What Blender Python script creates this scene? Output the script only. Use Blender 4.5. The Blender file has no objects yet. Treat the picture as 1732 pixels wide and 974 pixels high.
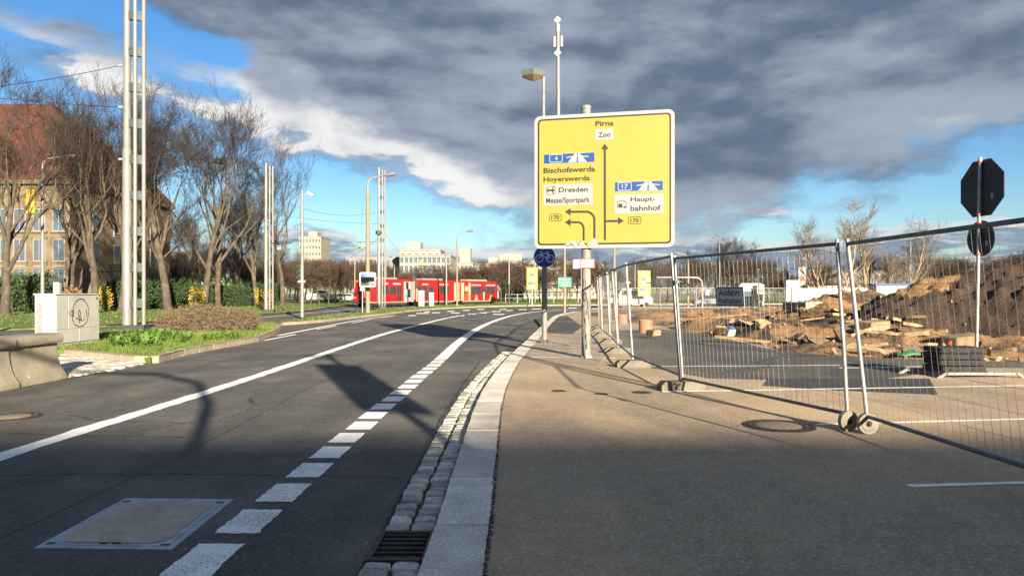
import bpy, bmesh, math, random
from mathutils import Vector, Matrix, noise, Euler
random.seed(7)
R = math.radians
S = bpy.context.scene
COL = S.collection

# ------------------------------------------------------------ camera
F = 1240.0          # focal length in photo pixels (photo 1732 wide)
CX, HY = 866.0, 496.0   # principal column, horizon row
EYE = 1.5           # eye height above the pavement
cam = bpy.data.cameras.new('camera')
cam_o = bpy.data.objects.new('camera', cam)
COL.objects.link(cam_o)
cam.sensor_fit = 'HORIZONTAL'
cam.sensor_width = 36.0
cam.lens = F / 1732.0 * 36.0
cam.shift_y = 9.0 / 1732.0
cam.clip_start = 0.05
cam.clip_end = 5000
cam_o.location = (0, 0, EYE)
cam_o.rotation_euler = (R(90), 0, 0)
S.camera = cam_o
S.render.resolution_x, S.render.resolution_y = 1024, 575

# ------------------------------------------------------------ light
SUN_EL = R(14.6)
SUN_TO = Vector((0.345, -0.94, 0)).normalized()      # horizontal direction towards the sun
EXPO = 2.0
SKY_STRENGTH = 0.05
sun = bpy.data.lights.new('sun', 'SUN')
sun.energy = 4.6
sun.angle = R(0.5)
sun.color = (1.0, 0.86, 0.66)
sun_o = bpy.data.objects.new('sun', sun)
COL.objects.link(sun_o)
to_sun = Vector((SUN_TO.x * math.cos(SUN_EL), SUN_TO.y * math.cos(SUN_EL), math.sin(SUN_EL)))
sun_o.rotation_euler = (to_sun).to_track_quat('Z', 'Y').to_euler()
sun_o.location = to_sun * 60
S.view_settings.view_transform = 'Standard'
S.view_settings.look = 'None'
S.view_settings.exposure = EXPO
S.view_settings.gamma = 1.0
S.view_settings.use_curve_mapping = False
S.render.engine = 'CYCLES'


class NT:
    """small helper that writes node expressions"""
    def __init__(self, tree):
        self.t = tree
    def n(self, typ, **kw):
        nd = self.t.nodes.new(typ)
        for k, v in kw.items():
            setattr(nd, k, v)
        return nd
    def put(self, sock, v):
        if isinstance(v, bpy.types.NodeSocket):
            self.t.links.new(v, sock)
        elif v is not None:
            if hasattr(sock, 'default_value'):
                dv = sock.default_value
                if hasattr(dv, '__len__') and not hasattr(v, '__len__'):
                    v = [v] * len(dv)
                if hasattr(dv, '__len__') and len(dv) == 4 and len(v) == 3:
                    v = (*v, 1)
                sock.default_value = v
    def m(self, op, a, b=None, c=None, clamp=False):
        nd = self.n('ShaderNodeMath', operation=op, use_clamp=clamp)
        self.put(nd.inputs[0], a)
        self.put(nd.inputs[1], b)
        self.put(nd.inputs[2], c)
        return nd.outputs[0]
    def step(self, v, lo, hi, a=0.0, b=1.0):
        nd = self.n('ShaderNodeMapRange', interpolation_type='SMOOTHSTEP')
        self.put(nd.inputs[0], v)
        self.put(nd.inputs[1], lo); self.put(nd.inputs[2], hi)
        self.put(nd.inputs[3], a); self.put(nd.inputs[4], b)
        return nd.outputs[0]
    def lin(self, v, lo, hi, a=0.0, b=1.0):
        nd = self.n('ShaderNodeMapRange')
        self.put(nd.inputs[0], v)
        self.put(nd.inputs[1], lo); self.put(nd.inputs[2], hi)
        self.put(nd.inputs[3], a); self.put(nd.inputs[4], b)
        return nd.outputs[0]
    def mix(self, f, a, b, blend='MIX'):
        nd = self.n('ShaderNodeMix', data_type='RGBA', blend_type=blend)
        self.put(nd.inputs[0], f)
        self.put(nd.inputs[6], a); self.put(nd.inputs[7], b)
        return nd.outputs[2]
    def noise(self, vec, scale, detail=3.0, rough=0.55, out=0, dist=0.0):
        nd = self.n('ShaderNodeTexNoise')
        self.put(nd.inputs['Vector'], vec)
        nd.inputs['Scale'].default_value = scale
        nd.inputs['Detail'].default_value = detail
        nd.inputs['Roughness'].default_value = rough
        nd.inputs['Distortion'].default_value = dist
        return nd.outputs[out]
    def voro(self, vec, scale, feature='F1', out='Distance'):
        nd = self.n('ShaderNodeTexVoronoi', feature=feature)
        self.put(nd.inputs['Vector'], vec)
        nd.inputs['Scale'].default_value = scale
        return nd.outputs[out]
    def vmath(self, op, a, b=None):
        nd = self.n('ShaderNodeVectorMath', operation=op)
        self.put(nd.inputs[0], a)
        if b is not None:
            self.put(nd.inputs[1], b)
        return nd.outputs[0]
    def comb(self, x, y, z):
        nd = self.n('ShaderNodeCombineXYZ')
        self.put(nd.inputs[0], x); self.put(nd.inputs[1], y); self.put(nd.inputs[2], z)
        return nd.outputs[0]
    def curve(self, v, pts):
        nd = self.n('ShaderNodeFloatCurve')
        cu = nd.mapping.curves[0]
        pts = sorted(pts)
        cu.points[0].location = pts[0]
        cu.points[1].location = pts[-1]
        for p in pts[1:-1]:
            cu.points.new(*p)
        for p in cu.points:
            p.handle_type = 'AUTO_CLAMPED'
        nd.mapping.update()
        self.put(nd.inputs[1], v)
        return nd.outputs[0]


# ------------------------------------------------------------ world: Nishita sky with a cloud bank
world = bpy.data.worlds.new('World')
S.world = world
world.use_nodes = True
wt = world.node_tree
wt.nodes.clear()
w = NT(wt)
skyn = w.n('ShaderNodeTexSky', sky_type='NISHITA')
skyn.sun_disc = False
skyn.sun_elevation = SUN_EL
skyn.sun_rotation = math.atan2(SUN_TO.x, SUN_TO.y)
skyn.altitude = 120
skyn.air_density = 1.0
skyn.dust_density = 0.6
skyn.ozone_density = 1.6
tc = w.n('ShaderNodeTexCoord')
sx = w.n('ShaderNodeSeparateXYZ')
wt.links.new(tc.outputs['Generated'], sx.inputs[0])
dx, dy, dz = sx.outputs
az = w.m('ARCTAN2', dx, dy)
rr = w.m('SQRT', w.m('ADD', w.m('MULTIPLY', dx, dx), w.m('MULTIPLY', dy, dy)))
vv = w.m('DIVIDE', dz, w.m('MAXIMUM', rr, 0.02))
den = w.m('ADD', w.m('MAXIMUM', dz, 0.0), 0.10)
pc = w.comb(w.m('DIVIDE', dx, den), w.m('DIVIDE', dy, den), 0.0)
pl = w.comb(w.m('MULTIPLY', az, 1.0), w.m('MULTIPLY', vv, 2.1), 0.3)     # cloud texture in azimuth / elevation


def pxv(x, y):
    a = math.atan((x - CX) / F)
    return ((a + math.pi) / (2 * math.pi), (HY - y) / F * math.cos(a))


azn = w.m('DIVIDE', w.m('ADD', az, math.pi), 2 * math.pi)
low = [pxv(*p) for p in ((-60, 70), (90, 118), (200, 172), (300, 200), (400, 228), (560, 262), (660, 290), (760, 345),
                         (900, 405), (1050, 428), (1200, 418), (1320, 385), (1450, 335), (1600, 285), (1732, 240))]
low = [(0.0, 0.26), (0.25, 0.5), (0.36, 0.42)] + low + [(0.62, 0.17), (0.75, 0.2), (1.0, 0.26)]
v_low = w.curve(azn, low)
def cloud_noise(v):
    a = w.noise(v, 3.6, 8.0, 0.55, dist=0.15)
    b = w.noise(w.vmath('ADD', v, (3.1, 1.7, 0.0)), 9.5, 7.0, 0.56, dist=0.1)
    return a, b, w.m('ADD', w.m('MULTIPLY', w.m('SUBTRACT', a, 0.5), 0.21), w.m('MULTIPLY', w.m('SUBTRACT', b, 0.5), 0.135))
n1, n2, nn = cloud_noise(pl)
_, _, nn_up = cloud_noise(w.vmath('ADD', pl, (-0.012, 0.050, 0.0)))
n3 = w.noise(w.vmath('MULTIPLY', pl, (0.75, 1.0, 1.0)), 5.2, 5.0, 0.5, dist=0.2)
f_low = w.m('SUBTRACT', vv, v_low)
azl = w.m('ADD', -0.449, w.m('MULTIPLY', w.m('SUBTRACT', 0.36, vv), 1.06))
mass = w.m('MINIMUM', f_low, w.m('MULTIPLY', w.m('SUBTRACT', az, azl), 0.8))
tongue = w.m('MINIMUM', w.m('MINIMUM', f_low, w.m('SUBTRACT', 0.296, vv)), w.m('MULTIPLY', w.m('ADD', az, 0.60), 0.5))
tongue = w.m('ADD', w.m('MINIMUM', tongue, 0.03), 0.012)
D0 = w.m('MINIMUM', w.m('MAXIMUM', mass, tongue), 0.15)
D = w.m('ADD', D0, nn)
mask1 = w.step(D, -0.006, 0.042)
# low cumulus along the horizon
lowband = w.m('SUBTRACT', 0.052, w.m('ABSOLUTE', w.m('SUBTRACT', vv, 0.040)))
pb = w.comb(az, w.m('MULTIPLY', vv, 4.5), 1.3)
nb = w.noise(pb, 6.0, 8.0, 0.6, dist=0.2)
nb_up = w.noise(w.vmath('ADD', pb, (0.0, 0.05, 0.0)), 6.0, 8.0, 0.6, dist=0.2)
DL = w.m('ADD', lowband, w.m('MULTIPLY', w.m('SUBTRACT', nb, 0.50), 0.28))
mask2 = w.m('MULTIPLY', w.step(DL, 0.0, 0.035), 0.92)
small = w.m('ADD', w.m('SUBTRACT', n1, 0.68), w.m('MULTIPLY', w.m('SUBTRACT', n2, 0.5), 0.5))
mask2 = w.m('MAXIMUM', mask2, w.m('MULTIPLY', w.step(small, 0.0, 0.07), 0.85))
K = 1.0 / (2 ** EXPO) / SKY_STRENGTH
def kc(r, g, b): return (r * K, g * K, b * K)
relief = w.m('SUBTRACT', nn, nn_up)
bl = w.m('ADD', f_low, nn)
band = w.m('MULTIPLY', w.step(bl, 0.0, 0.03), w.step(bl, 0.04, 0.125, 1.0, 0.0))
band = w.m('MULTIPLY', band, w.step(az, -0.10, 0.22, 0.80, 0.30))
lit = w.m('ADD', w.m('MULTIPLY', relief, 4.2), band)
lit = w.m('ADD', lit, w.m('MULTIPLY', w.m('SUBTRACT', n3, 0.42), 1.2))
dark = w.mix(w.step(lit, -0.12, 0.42), kc(0.128, 0.176, 0.265), kc(0.365, 0.425, 0.515))
ccol = w.mix(w.step(lit, 0.38, 0.98), dark, kc(0.92, 0.915, 0.91))
ccol2 = w.mix(w.step(w.m('ADD', w.m('MULTIPLY', w.m('SUBTRACT', nb, nb_up), 5.0), w.m('MULTIPLY', w.m('SUBTRACT', 0.05, DL), 7.0)), 0.0, 0.55), kc(0.25, 0.32, 0.44), kc(0.78, 0.79, 0.81))
hs = w.n('ShaderNodeHueSaturation'); hs.inputs['Saturation'].default_value = 1.32; hs.inputs['Value'].default_value = 0.80
wt.links.new(skyn.outputs[0], hs.inputs['Color'])
skycol = w.mix(1.0, hs.outputs[0], (0.75, 0.875, 1.05), 'MULTIPLY')
c = w.mix(mask2, skycol, ccol2)
c = w.mix(mask1, c, ccol)
bg = w.n('ShaderNodeBackground')
wt.links.new(c, bg.inputs[0])
bg.inputs[1].default_value = SKY_STRENGTH
wo = w.n('ShaderNodeOutputWorld')
wt.links.new(bg.outputs[0], wo.inputs[0])


# ------------------------------------------------------------ photo pixel -> place
ROADZ = -0.08
def G(px, py, z=0.0):
    """ground point seen at a photo pixel, on the level z"""
    d = F * (EYE - z) / (py - HY)
    return Vector(((px - CX) / F * d, d, z))
def X(px, d): return (px - CX) / F * d
def H(py, d): return EYE + (HY - py) / F * d


# ------------------------------------------------------------ materials
MATS = {}
def mat(name, col, rough=0.7, metal=0.0, var=0.18, scale=4.0, bump=0.0, bscale=60.0, col2=None, c2=(0.5, 0.7),
        c2scale=3.0, coord='obj', rnd=0.0, spec=0.4, grain=0.0, gscale=90.0):
    if name in MATS:
        return MATS[name]
    m = bpy.data.materials.new(name)
    m.use_nodes = True
    t = NT(m.node_tree)
    bs = m.node_tree.nodes['Principled BSDF']
    if coord == 'obj':
        vec = t.n('ShaderNodeTexCoord').outputs['Object']
    else:
        vec = t.n('ShaderNodeNewGeometry').outputs['Position']
    f = t.noise(vec, scale, 5.0, 0.6)
    lo = [c_ * (1 - var) for c_ in col]; hi = [min(1, c_ * (1 + var)) for c_ in col]
    cc = t.mix(t.lin(f, 0.3, 0.7), lo, hi)
    if col2 is not None:
        g = t.noise(t.vmath('ADD', vec, (5.2, 3.3, 8.1)), c2scale, 6.0, 0.62)
        cc = t.mix(t.step(g, c2[0], c2[1]), cc, col2)
    if grain:
        g = t.noise(vec, gscale, 2.0, 0.6)
        cc = t.mix(1.0, cc, t.mix(t.lin(g, 0.3, 0.7), (1 - grain,) * 3, (1 + grain,) * 3), 'MULTIPLY')
    if rnd:
        oi = t.n('ShaderNodeObjectInfo').outputs['Random']
        k = t.lin(oi, 0, 1, 1 - rnd, 1 + rnd)
        cc = t.mix(1.0, cc, t.comb(k, k, k), 'MULTIPLY')
    m.node_tree.links.new(cc, bs.inputs['Base Color'])
    bs.inputs['Roughness'].default_value = rough
    bs.inputs['Metallic'].default_value = metal
    bs.inputs['Specular IOR Level'].default_value = spec
    if bump:
        b = t.n('ShaderNodeBump')
        b.inputs['Strength'].default_value = min(1.0, bump)
        b.inputs['Distance'].default_value = 0.02
        m.node_tree.links.new(t.noise(vec, bscale, 4.0, 0.6), b.inputs['Height'])
        m.node_tree.links.new(b.outputs[0], bs.inputs['Normal'])
    MATS[name] = m
    return m


def asphalt(name, col, tint, chips, chipcol, patch, patchscale=0.5, bump=0.5, crack=0.0):
    m = bpy.data.materials.new(name)
    m.use_nodes = True
    t = NT(m.node_tree)
    bs = m.node_tree.nodes['Principled BSDF']
    pos = t.n('ShaderNodeNewGeometry').outputs['Position']
    big = t.noise(pos, patchscale, 5.0, 0.6, dist=0.3)
    long = t.noise(t.vmath('MULTIPLY', pos, (1.4, 0.12, 1.0)), 1.2, 4.0, 0.6)      # wheel-track streaks along the road
    mid = t.noise(pos, 5.0, 5.0, 0.65)
    fine = t.noise(pos, 36.0, 4.0, 0.8)
    k = t.m('ADD', t.m('MULTIPLY', t.m('SUBTRACT', big, 0.5), patch), t.m('MULTIPLY', t.m('SUBTRACT', long, 0.5), patch * 0.9))
    k = t.m('ADD', k, t.m('MULTIPLY', t.m('SUBTRACT', mid, 0.5), 0.62))
    k = t.m('ADD', k, t.m('MULTIPLY', t.m('SUBTRACT', fine, 0.5), 2.3))
    k = t.m('MAXIMUM', t.m('ADD', k, 1.0), 0.12)
    base = t.mix(t.step(big, 0.42, 0.64), col, tint)
    cc = t.mix(1.0, base, t.comb(k, k, k), 'MULTIPLY')
    vr = t.voro(pos, 34.0, out='Color')
    sp = t.n('ShaderNodeSeparateColor'); m.node_tree.links.new(vr, sp.inputs[0])
    vd = t.voro(pos, 34.0)
    isc = t.m('MULTIPLY', t.m('GREATER_THAN', sp.outputs[0], 1 - chips), t.m('LESS_THAN', vd, 0.42))
    cc = t.mix(t.m('MULTIPLY', isc, 0.75), cc, chipcol)
    # rare pale crumbs
    v2 = t.voro(pos, 9.0, out='Color')
    s2 = t.n('ShaderNodeSeparateColor'); m.node_tree.links.new(v2, s2.inputs[0])
    cr = t.m('MULTIPLY', t.m('GREATER_THAN', s2.outputs[1], 0.93), t.m('LESS_THAN', t.voro(pos, 9.0), 0.085))
    cc = t.mix(t.m('MULTIPLY', cr, 0.8), cc, (0.42, 0.40, 0.36))
    if crack:
        vn = t.n('ShaderNodeTexVoronoi', feature='DISTANCE_TO_EDGE')
        wob = t.vmath('ADD', pos, t.vmath('MULTIPLY', t.noise(pos, 1.1, 5.0, 0.7, out=1), (0.9, 0.9, 0)))
        t.put(vn.inputs['Vector'], wob); vn.inputs['Scale'].default_value = 0.16
        gate = t.step(t.noise(pos, 0.35, 2.0), 0.5, 0.62)
        ck = t.m('MULTIPLY', t.m('LESS_THAN', vn.outputs['Distance'], 0.0035), gate)
        cc = t.mix(t.m('MULTIPLY', ck, crack), cc, (0.012, 0.012, 0.012))
    m.node_tree.links.new(cc, bs.inputs['Base Color'])
    bs.inputs['Roughness'].default_value = 0.88
    bs.inputs['Specular IOR Level'].default_value = 0.3
    b = t.n('ShaderNodeBump')
    b.inputs['Strength'].default_value = bump
    b.inputs['Distance'].default_value = 0.012
    m.node_tree.links.new(t.m('ADD', fine, t.m('MULTIPLY', t.voro(pos, 46.0), -0.5)), b.inputs['Height'])
    m.node_tree.links.new(b.outputs[0], bs.inputs['Normal'])
    MATS[name] = m
    return m


def paint_mat(name, col, worn):
    """road paint, chipped so that the asphalt shows through"""
    m = bpy.data.materials.new(name)
    m.use_nodes = True
    t = NT(m.node_tree)
    bs = m.node_tree.nodes['Principled BSDF']
    pos = t.n('ShaderNodeNewGeometry').outputs['Position']
    a = t.noise(pos, 55.0, 3.0, 0.7)
    bgn = t.noise(pos, 1.6, 4.0, 0.6)
    thr = t.lin(bgn, 0.3, 0.75, 0.36 + worn, 0.24 + worn * 0.6)
    chip = t.m('LESS_THAN', a, thr)
    k = t.lin(t.noise(pos, 7.0, 4.0), 0.3, 0.7, 0.82, 1.08)
    cc = t.mix(1.0, col, t.comb(k, k, k), 'MULTIPLY')
    cc = t.mix(t.m('MULTIPLY', chip, 0.75), cc, (0.07, 0.07, 0.07))
    m.node_tree.links.new(cc, bs.inputs['Base Color'])
    bs.inputs['Roughness'].default_value = 0.75
    b = t.n('ShaderNodeBump'); b.inputs['Strength'].default_value = 0.4; b.inputs['Distance'].default_value = 0.01
    m.node_tree.links.new(a, b.inputs['Height']); m.node_tree.links.new(b.outputs[0], bs.inputs['Normal'])
    MATS[name] = m
    return m


def glass_mat(name, col, rough=0.08):
    m = mat(name, col, rough=rough, var=0.25, scale=1.5, spec=0.9)
    return m


M = {}
M['road'] = asphalt('road_asphalt', (0.086, 0.083, 0.078), (0.116, 0.106, 0.091), 0.10, (0.17, 0.165, 0.155), 1.0, 0.45, 0.55, crack=0.8)
M['pave'] = asphalt('pavement_asphalt', (0.345, 0.264, 0.180), (0.405, 0.298, 0.192), 0.20, (0.48, 0.41, 0.32), 0.55, 0.35, 0.7)
M['lot'] = asphalt('lot_asphalt', (0.060, 0.061, 0.062), (0.10, 0.090, 0.077), 0.12, (0.17, 0.16, 0.15), 0.6, 0.3, 0.5)
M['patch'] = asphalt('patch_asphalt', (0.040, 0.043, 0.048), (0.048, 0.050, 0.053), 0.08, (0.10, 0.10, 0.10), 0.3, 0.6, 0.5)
M['paint'] = paint_mat('road_paint', (0.90, 0.87, 0.81), 0.05)
M['paint_worn'] = paint_mat('road_paint_chipped', (0.90, 0.87, 0.81), 0.12)
M['granite'] = mat('granite', (0.60, 0.55, 0.475), 0.8, var=0.22, scale=2.2, bump=0.35, bscale=45, coord='pos', rnd=0.16, col2=(0.50, 0.43, 0.34), c2scale=0.8, c2=(0.5, 0.75), grain=0.28, gscale=55)
M['sett'] = mat('sett_stone', (0.46, 0.425, 0.36), 0.8, var=0.3, scale=9, bump=0.5, bscale=50, coord='pos', rnd=0.30, grain=0.3, gscale=70)
M['joint'] = mat('joint_dirt', (0.045, 0.040, 0.032), 0.95, var=0.4, scale=20, bump=0.6, coord='pos', col2=(0.055, 0.075, 0.025), c2scale=3)
M['slab'] = mat('slab_stone', (0.30, 0.25, 0.19), 0.85, var=0.2, scale=3, coord='pos', rnd=0.14, bump=0.3, grain=0.25, gscale=60)
M['concrete'] = mat('concrete', (0.225, 0.20, 0.15), 0.85, var=0.22, scale=2.5, bump=0.35, bscale=35, col2=(0.17, 0.145, 0.10), c2scale=1.6, c2=(0.52, 0.72), grain=0.15, gscale=60)
M['concrete_grey'] = mat('concrete_grey', (0.36, 0.34, 0.30), 0.85, var=0.2, scale=1.5, bump=0.3, bscale=30)
M['kerb_far'] = mat('kerb_concrete', (0.27, 0.225, 0.17), 0.85, var=0.2, scale=1.5, coord='pos', grain=0.2, gscale=30)
M['galv'] = mat('galvanised_steel', (0.30, 0.305, 0.30), 0.5, 0.6, var=0.2, scale=8, grain=0.12, gscale=40)
M['galv_dark'] = mat('dark_galvanised_steel', (0.10, 0.125, 0.13), 0.5, 0.6, var=0.25, scale=8)
M['wire'] = mat('galvanised_wire', (0.20, 0.19, 0.17), 0.5, 0.3, var=0.2, scale=3)
M['pole_white'] = mat('pale_painted_steel', (0.165, 0.16, 0.15), 0.5, 0.1, var=0.12, scale=2)
M['pole_beige'] = mat('beige_concrete_pole', (0.175, 0.147, 0.107), 0.8, var=0.15, scale=3)
M['pole_sign'] = mat('sign_post_zinc', (0.185, 0.18, 0.16), 0.65, 0.15, var=0.28, scale=5, col2=(0.18, 0.175, 0.155), c2scale=9, grain=0.15, gscale=50)
M['black'] = mat('black_paint', (0.012, 0.012, 0.013), 0.5, var=0.2)
M['rubber'] = mat('black_rubber', (0.016, 0.016, 0.017), 0.8, var=0.3, scale=6, bump=0.3)
M['darksteel'] = mat('dark_steel', (0.05, 0.055, 0.055), 0.5, 0.4, var=0.25)
M['iron'] = mat('cast_iron', (0.055, 0.042, 0.034), 0.65, 0.5, var=0.35, scale=10, bump=0.4, coord='pos')
M['iron_blue'] = mat('worn_cast_iron', (0.37, 0.39, 0.43), 0.6, 0.05, var=0.25, scale=8, bump=0.4, coord='pos')
M['cover_fill'] = mat('cover_concrete', (0.43, 0.365, 0.275), 0.85, var=0.22, scale=5, bump=0.4, coord='pos', grain=0.2, gscale=60)
M['yellow'] = mat('sign_yellow', (0.215, 0.190, 0.030), 0.5, var=0.05, scale=1.3, col2=(0.198, 0.183, 0.035), c2scale=2.5)
M['signwhite'] = mat('sign_white', (0.235, 0.235, 0.23), 0.45, var=0.04, scale=2)
M['signblack'] = mat('sign_black', (0.018, 0.014, 0.012), 0.5, var=0.1)
M['signblue'] = mat('sign_blue', (0.005, 0.042, 0.17), 0.45, var=0.05)
M['symbol'] = mat('symbol_white', (0.75, 0.75, 0.78), 0.5, var=0.04)
M['lid'] = mat('lid_concrete', (0.21, 0.172, 0.125), 0.85, var=0.22, scale=6, coord='pos', grain=0.25, gscale=50)
M['navy'] = mat('bicycle_sign_blue', (0.008, 0.035, 0.27), 0.45, var=0.05)
M['signback'] = mat('sign_back_grey', (0.035, 0.037, 0.04), 0.6, 0.2, var=0.2, scale=3)
M['green_sign'] = mat('sign_green', (0.006, 0.16, 0.105), 0.5, var=0.06)
M['grey_sign'] = mat('sign_grey', (0.36, 0.39, 0.42), 0.6, var=0.08)
M['red'] = mat('red_paint', (0.25, 0.008, 0.007), 0.35, var=0.08, spec=0.5)
M['red_sign'] = mat('red_sign_paint', (0.50, 0.05, 0.03), 0.5, var=0.1)
M['cream'] = mat('cream_paint', (0.29, 0.25, 0.16), 0.5, var=0.1)
M['white'] = mat('white_paint', (0.27, 0.27, 0.26), 0.5, var=0.06, scale=2)
M['cabinet'] = mat('cabinet_white', (0.36, 0.355, 0.33), 0.55, var=0.08, scale=2.5, col2=(0.27, 0.26, 0.23), c2scale=1.5, c2=(0.55, 0.8))
M['plastic'] = mat('cream_plastic', (0.185, 0.168, 0.128), 0.55, var=0.2, scale=9)
M['blue_plastic'] = mat('blue_plastic', (0.02, 0.10, 0.28), 0.5, var=0.2)
M['green_tarp'] = mat('green_tarp', (0.012, 0.10, 0.045), 0.6, var=0.2)
M['orange'] = mat('orange_red_plastic', (0.62, 0.07, 0.02), 0.5, var=0.1)
M['clay'] = mat('clay_pipe', (0.30, 0.13, 0.075), 0.75, var=0.2, scale=5)
M['tyre'] = mat('tyre_rubber', (0.015, 0.015, 0.015), 0.85, var=0.2)
M['glass'] = glass_mat('dark_window_glass', (0.025, 0.03, 0.035))
M['glass_sky'] = glass_mat('window_glass_sky', (0.06, 0.08, 0.10), 0.08)
M['mirror'] = mat('mirror_glass', (0.75, 0.80, 0.82), 0.06, 1.0, var=0.03)
M['sandstone'] = mat('sandstone', (0.125, 0.096, 0.060), 0.85, var=0.22, scale=0.6, bump=0.3, bscale=8, col2=(0.075, 0.056, 0.037), c2scale=0.35, c2=(0.5, 0.75))
M['rooftile'] = mat('red_roof_tiles', (0.085, 0.027, 0.017), 0.85, var=0.35, scale=0.9, bump=0.5, bscale=6, col2=(0.040, 0.018, 0.013), c2scale=0.4)
M['render'] = mat('pale_render', (0.215, 0.20, 0.17), 0.85, var=0.1, scale=0.3)
M['render2'] = mat('grey_render', (0.17, 0.172, 0.175), 0.85, var=0.12, scale=0.3)
M['facade_glass'] = glass_mat('facade_glass', (0.05, 0.075, 0.105), 0.15)
M['timber'] = mat('raw_timber', (0.19, 0.125, 0.066), 0.85, var=0.3, scale=3, rnd=0.25)
M['stone_tan'] = mat('rubble_tan', (0.225, 0.158, 0.092), 0.9, var=0.3, scale=4, bump=0.5, bscale=14, rnd=0.3)
M['soil_clod'] = mat('soil_clod', (0.12, 0.075, 0.045), 0.95, var=0.35, scale=5, bump=0.6, bscale=16, rnd=0.35)
M['bark'] = mat('bark', (0.055, 0.043, 0.032), 0.9, var=0.35, scale=6, bump=0.5, bscale=24, col2=(0.095, 0.078, 0.05), c2scale=1.1, c2=(0.45, 0.65))
M['twig'] = mat('twigs', (0.030, 0.022, 0.019), 0.9, var=0.3, scale=2)
M['twig_red'] = mat('red_brown_twigs', (0.052, 0.035, 0.025), 0.9, var=0.35, scale=0.8)
M['bark_pale'] = mat('pale_bark', (0.20, 0.155, 0.10), 0.9, var=0.3, scale=4)
M['twig_tan'] = mat('tan_twigs', (0.115, 0.082, 0.055), 0.9, var=0.3, scale=2)
M['grass'] = mat('grass', (0.085, 0.135, 0.018), 0.9, var=0.35, scale=0.7, coord='pos', col2=(0.14, 0.13, 0.04), c2scale=0.5, grain=0.4, gscale=12)
M['blade'] = mat('grass_blades', (0.070, 0.115, 0.014), 0.8, var=0.4, scale=1.3, coord='pos', col2=(0.17, 0.16, 0.045), c2scale=0.8, c2=(0.5, 0.7))
M['leaf'] = mat('evergreen_leaf', (0.022, 0.045, 0.012), 0.6, var=0.5, scale=1.5, coord='pos')
M['leaf_broad'] = mat('broad_leaf', (0.06, 0.115, 0.016), 0.55, var=0.4, scale=3, coord='pos')  # fresh green of weeds, shoots and mistletoe
M['leaf_brown'] = mat('dry_leaf', (0.16, 0.10, 0.045), 0.8, var=0.45, scale=3, coord='pos')
M['blossom'] = mat('yellow_blossom', (0.40, 0.26, 0.012), 0.7, var=0.3, scale=2, coord='pos')
M['path'] = mat('gravel_path', (0.27, 0.22, 0.155), 0.95, var=0.25, scale=1.2, coord='pos', grain=0.25, gscale=14)
M['ground'] = mat('far_ground', (0.13, 0.12, 0.07), 0.95, var=0.3, scale=0.05, coord='pos')

# sandy soil with darker earth in it; the big heap's shaded flank is painted dark too
def soil_mat():
    m = bpy.data.materials.new('sandy_soil'); m.use_nodes = True
    t = NT(m.node_tree); bs = m.node_tree.nodes['Principled BSDF']
    pos = t.n('ShaderNodeNewGeometry').outputs['Position']
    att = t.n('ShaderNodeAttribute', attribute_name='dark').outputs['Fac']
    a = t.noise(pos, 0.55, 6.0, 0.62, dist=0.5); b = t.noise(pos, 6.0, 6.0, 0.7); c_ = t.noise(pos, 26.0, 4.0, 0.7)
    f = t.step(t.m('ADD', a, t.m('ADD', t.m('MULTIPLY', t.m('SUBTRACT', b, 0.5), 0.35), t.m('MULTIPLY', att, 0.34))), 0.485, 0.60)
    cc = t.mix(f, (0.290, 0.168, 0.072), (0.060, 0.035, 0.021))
    k = t.lin(t.m('ADD', t.m('MULTIPLY', b, 0.5), t.m('MULTIPLY', c_, 0.5)), 0.32, 0.68, 0.30, 1.6)
    cc = t.mix(1.0, cc, t.comb(k, k, k), 'MULTIPLY')
    m.node_tree.links.new(cc, bs.inputs['Base Color']); bs.inputs['Roughness'].default_value = 0.95
    bp = t.n('ShaderNodeBump'); bp.inputs['Strength'].default_value = 0.9; bp.inputs['Distance'].default_value = 0.12
    m.node_tree.links.new(t.m('ADD', b, t.m('MULTIPLY', c_, 0.35)), bp.inputs['Height']); m.node_tree.links.new(bp.outputs[0], bs.inputs['Normal'])
    return m
M['soil'] = soil_mat()


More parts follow.
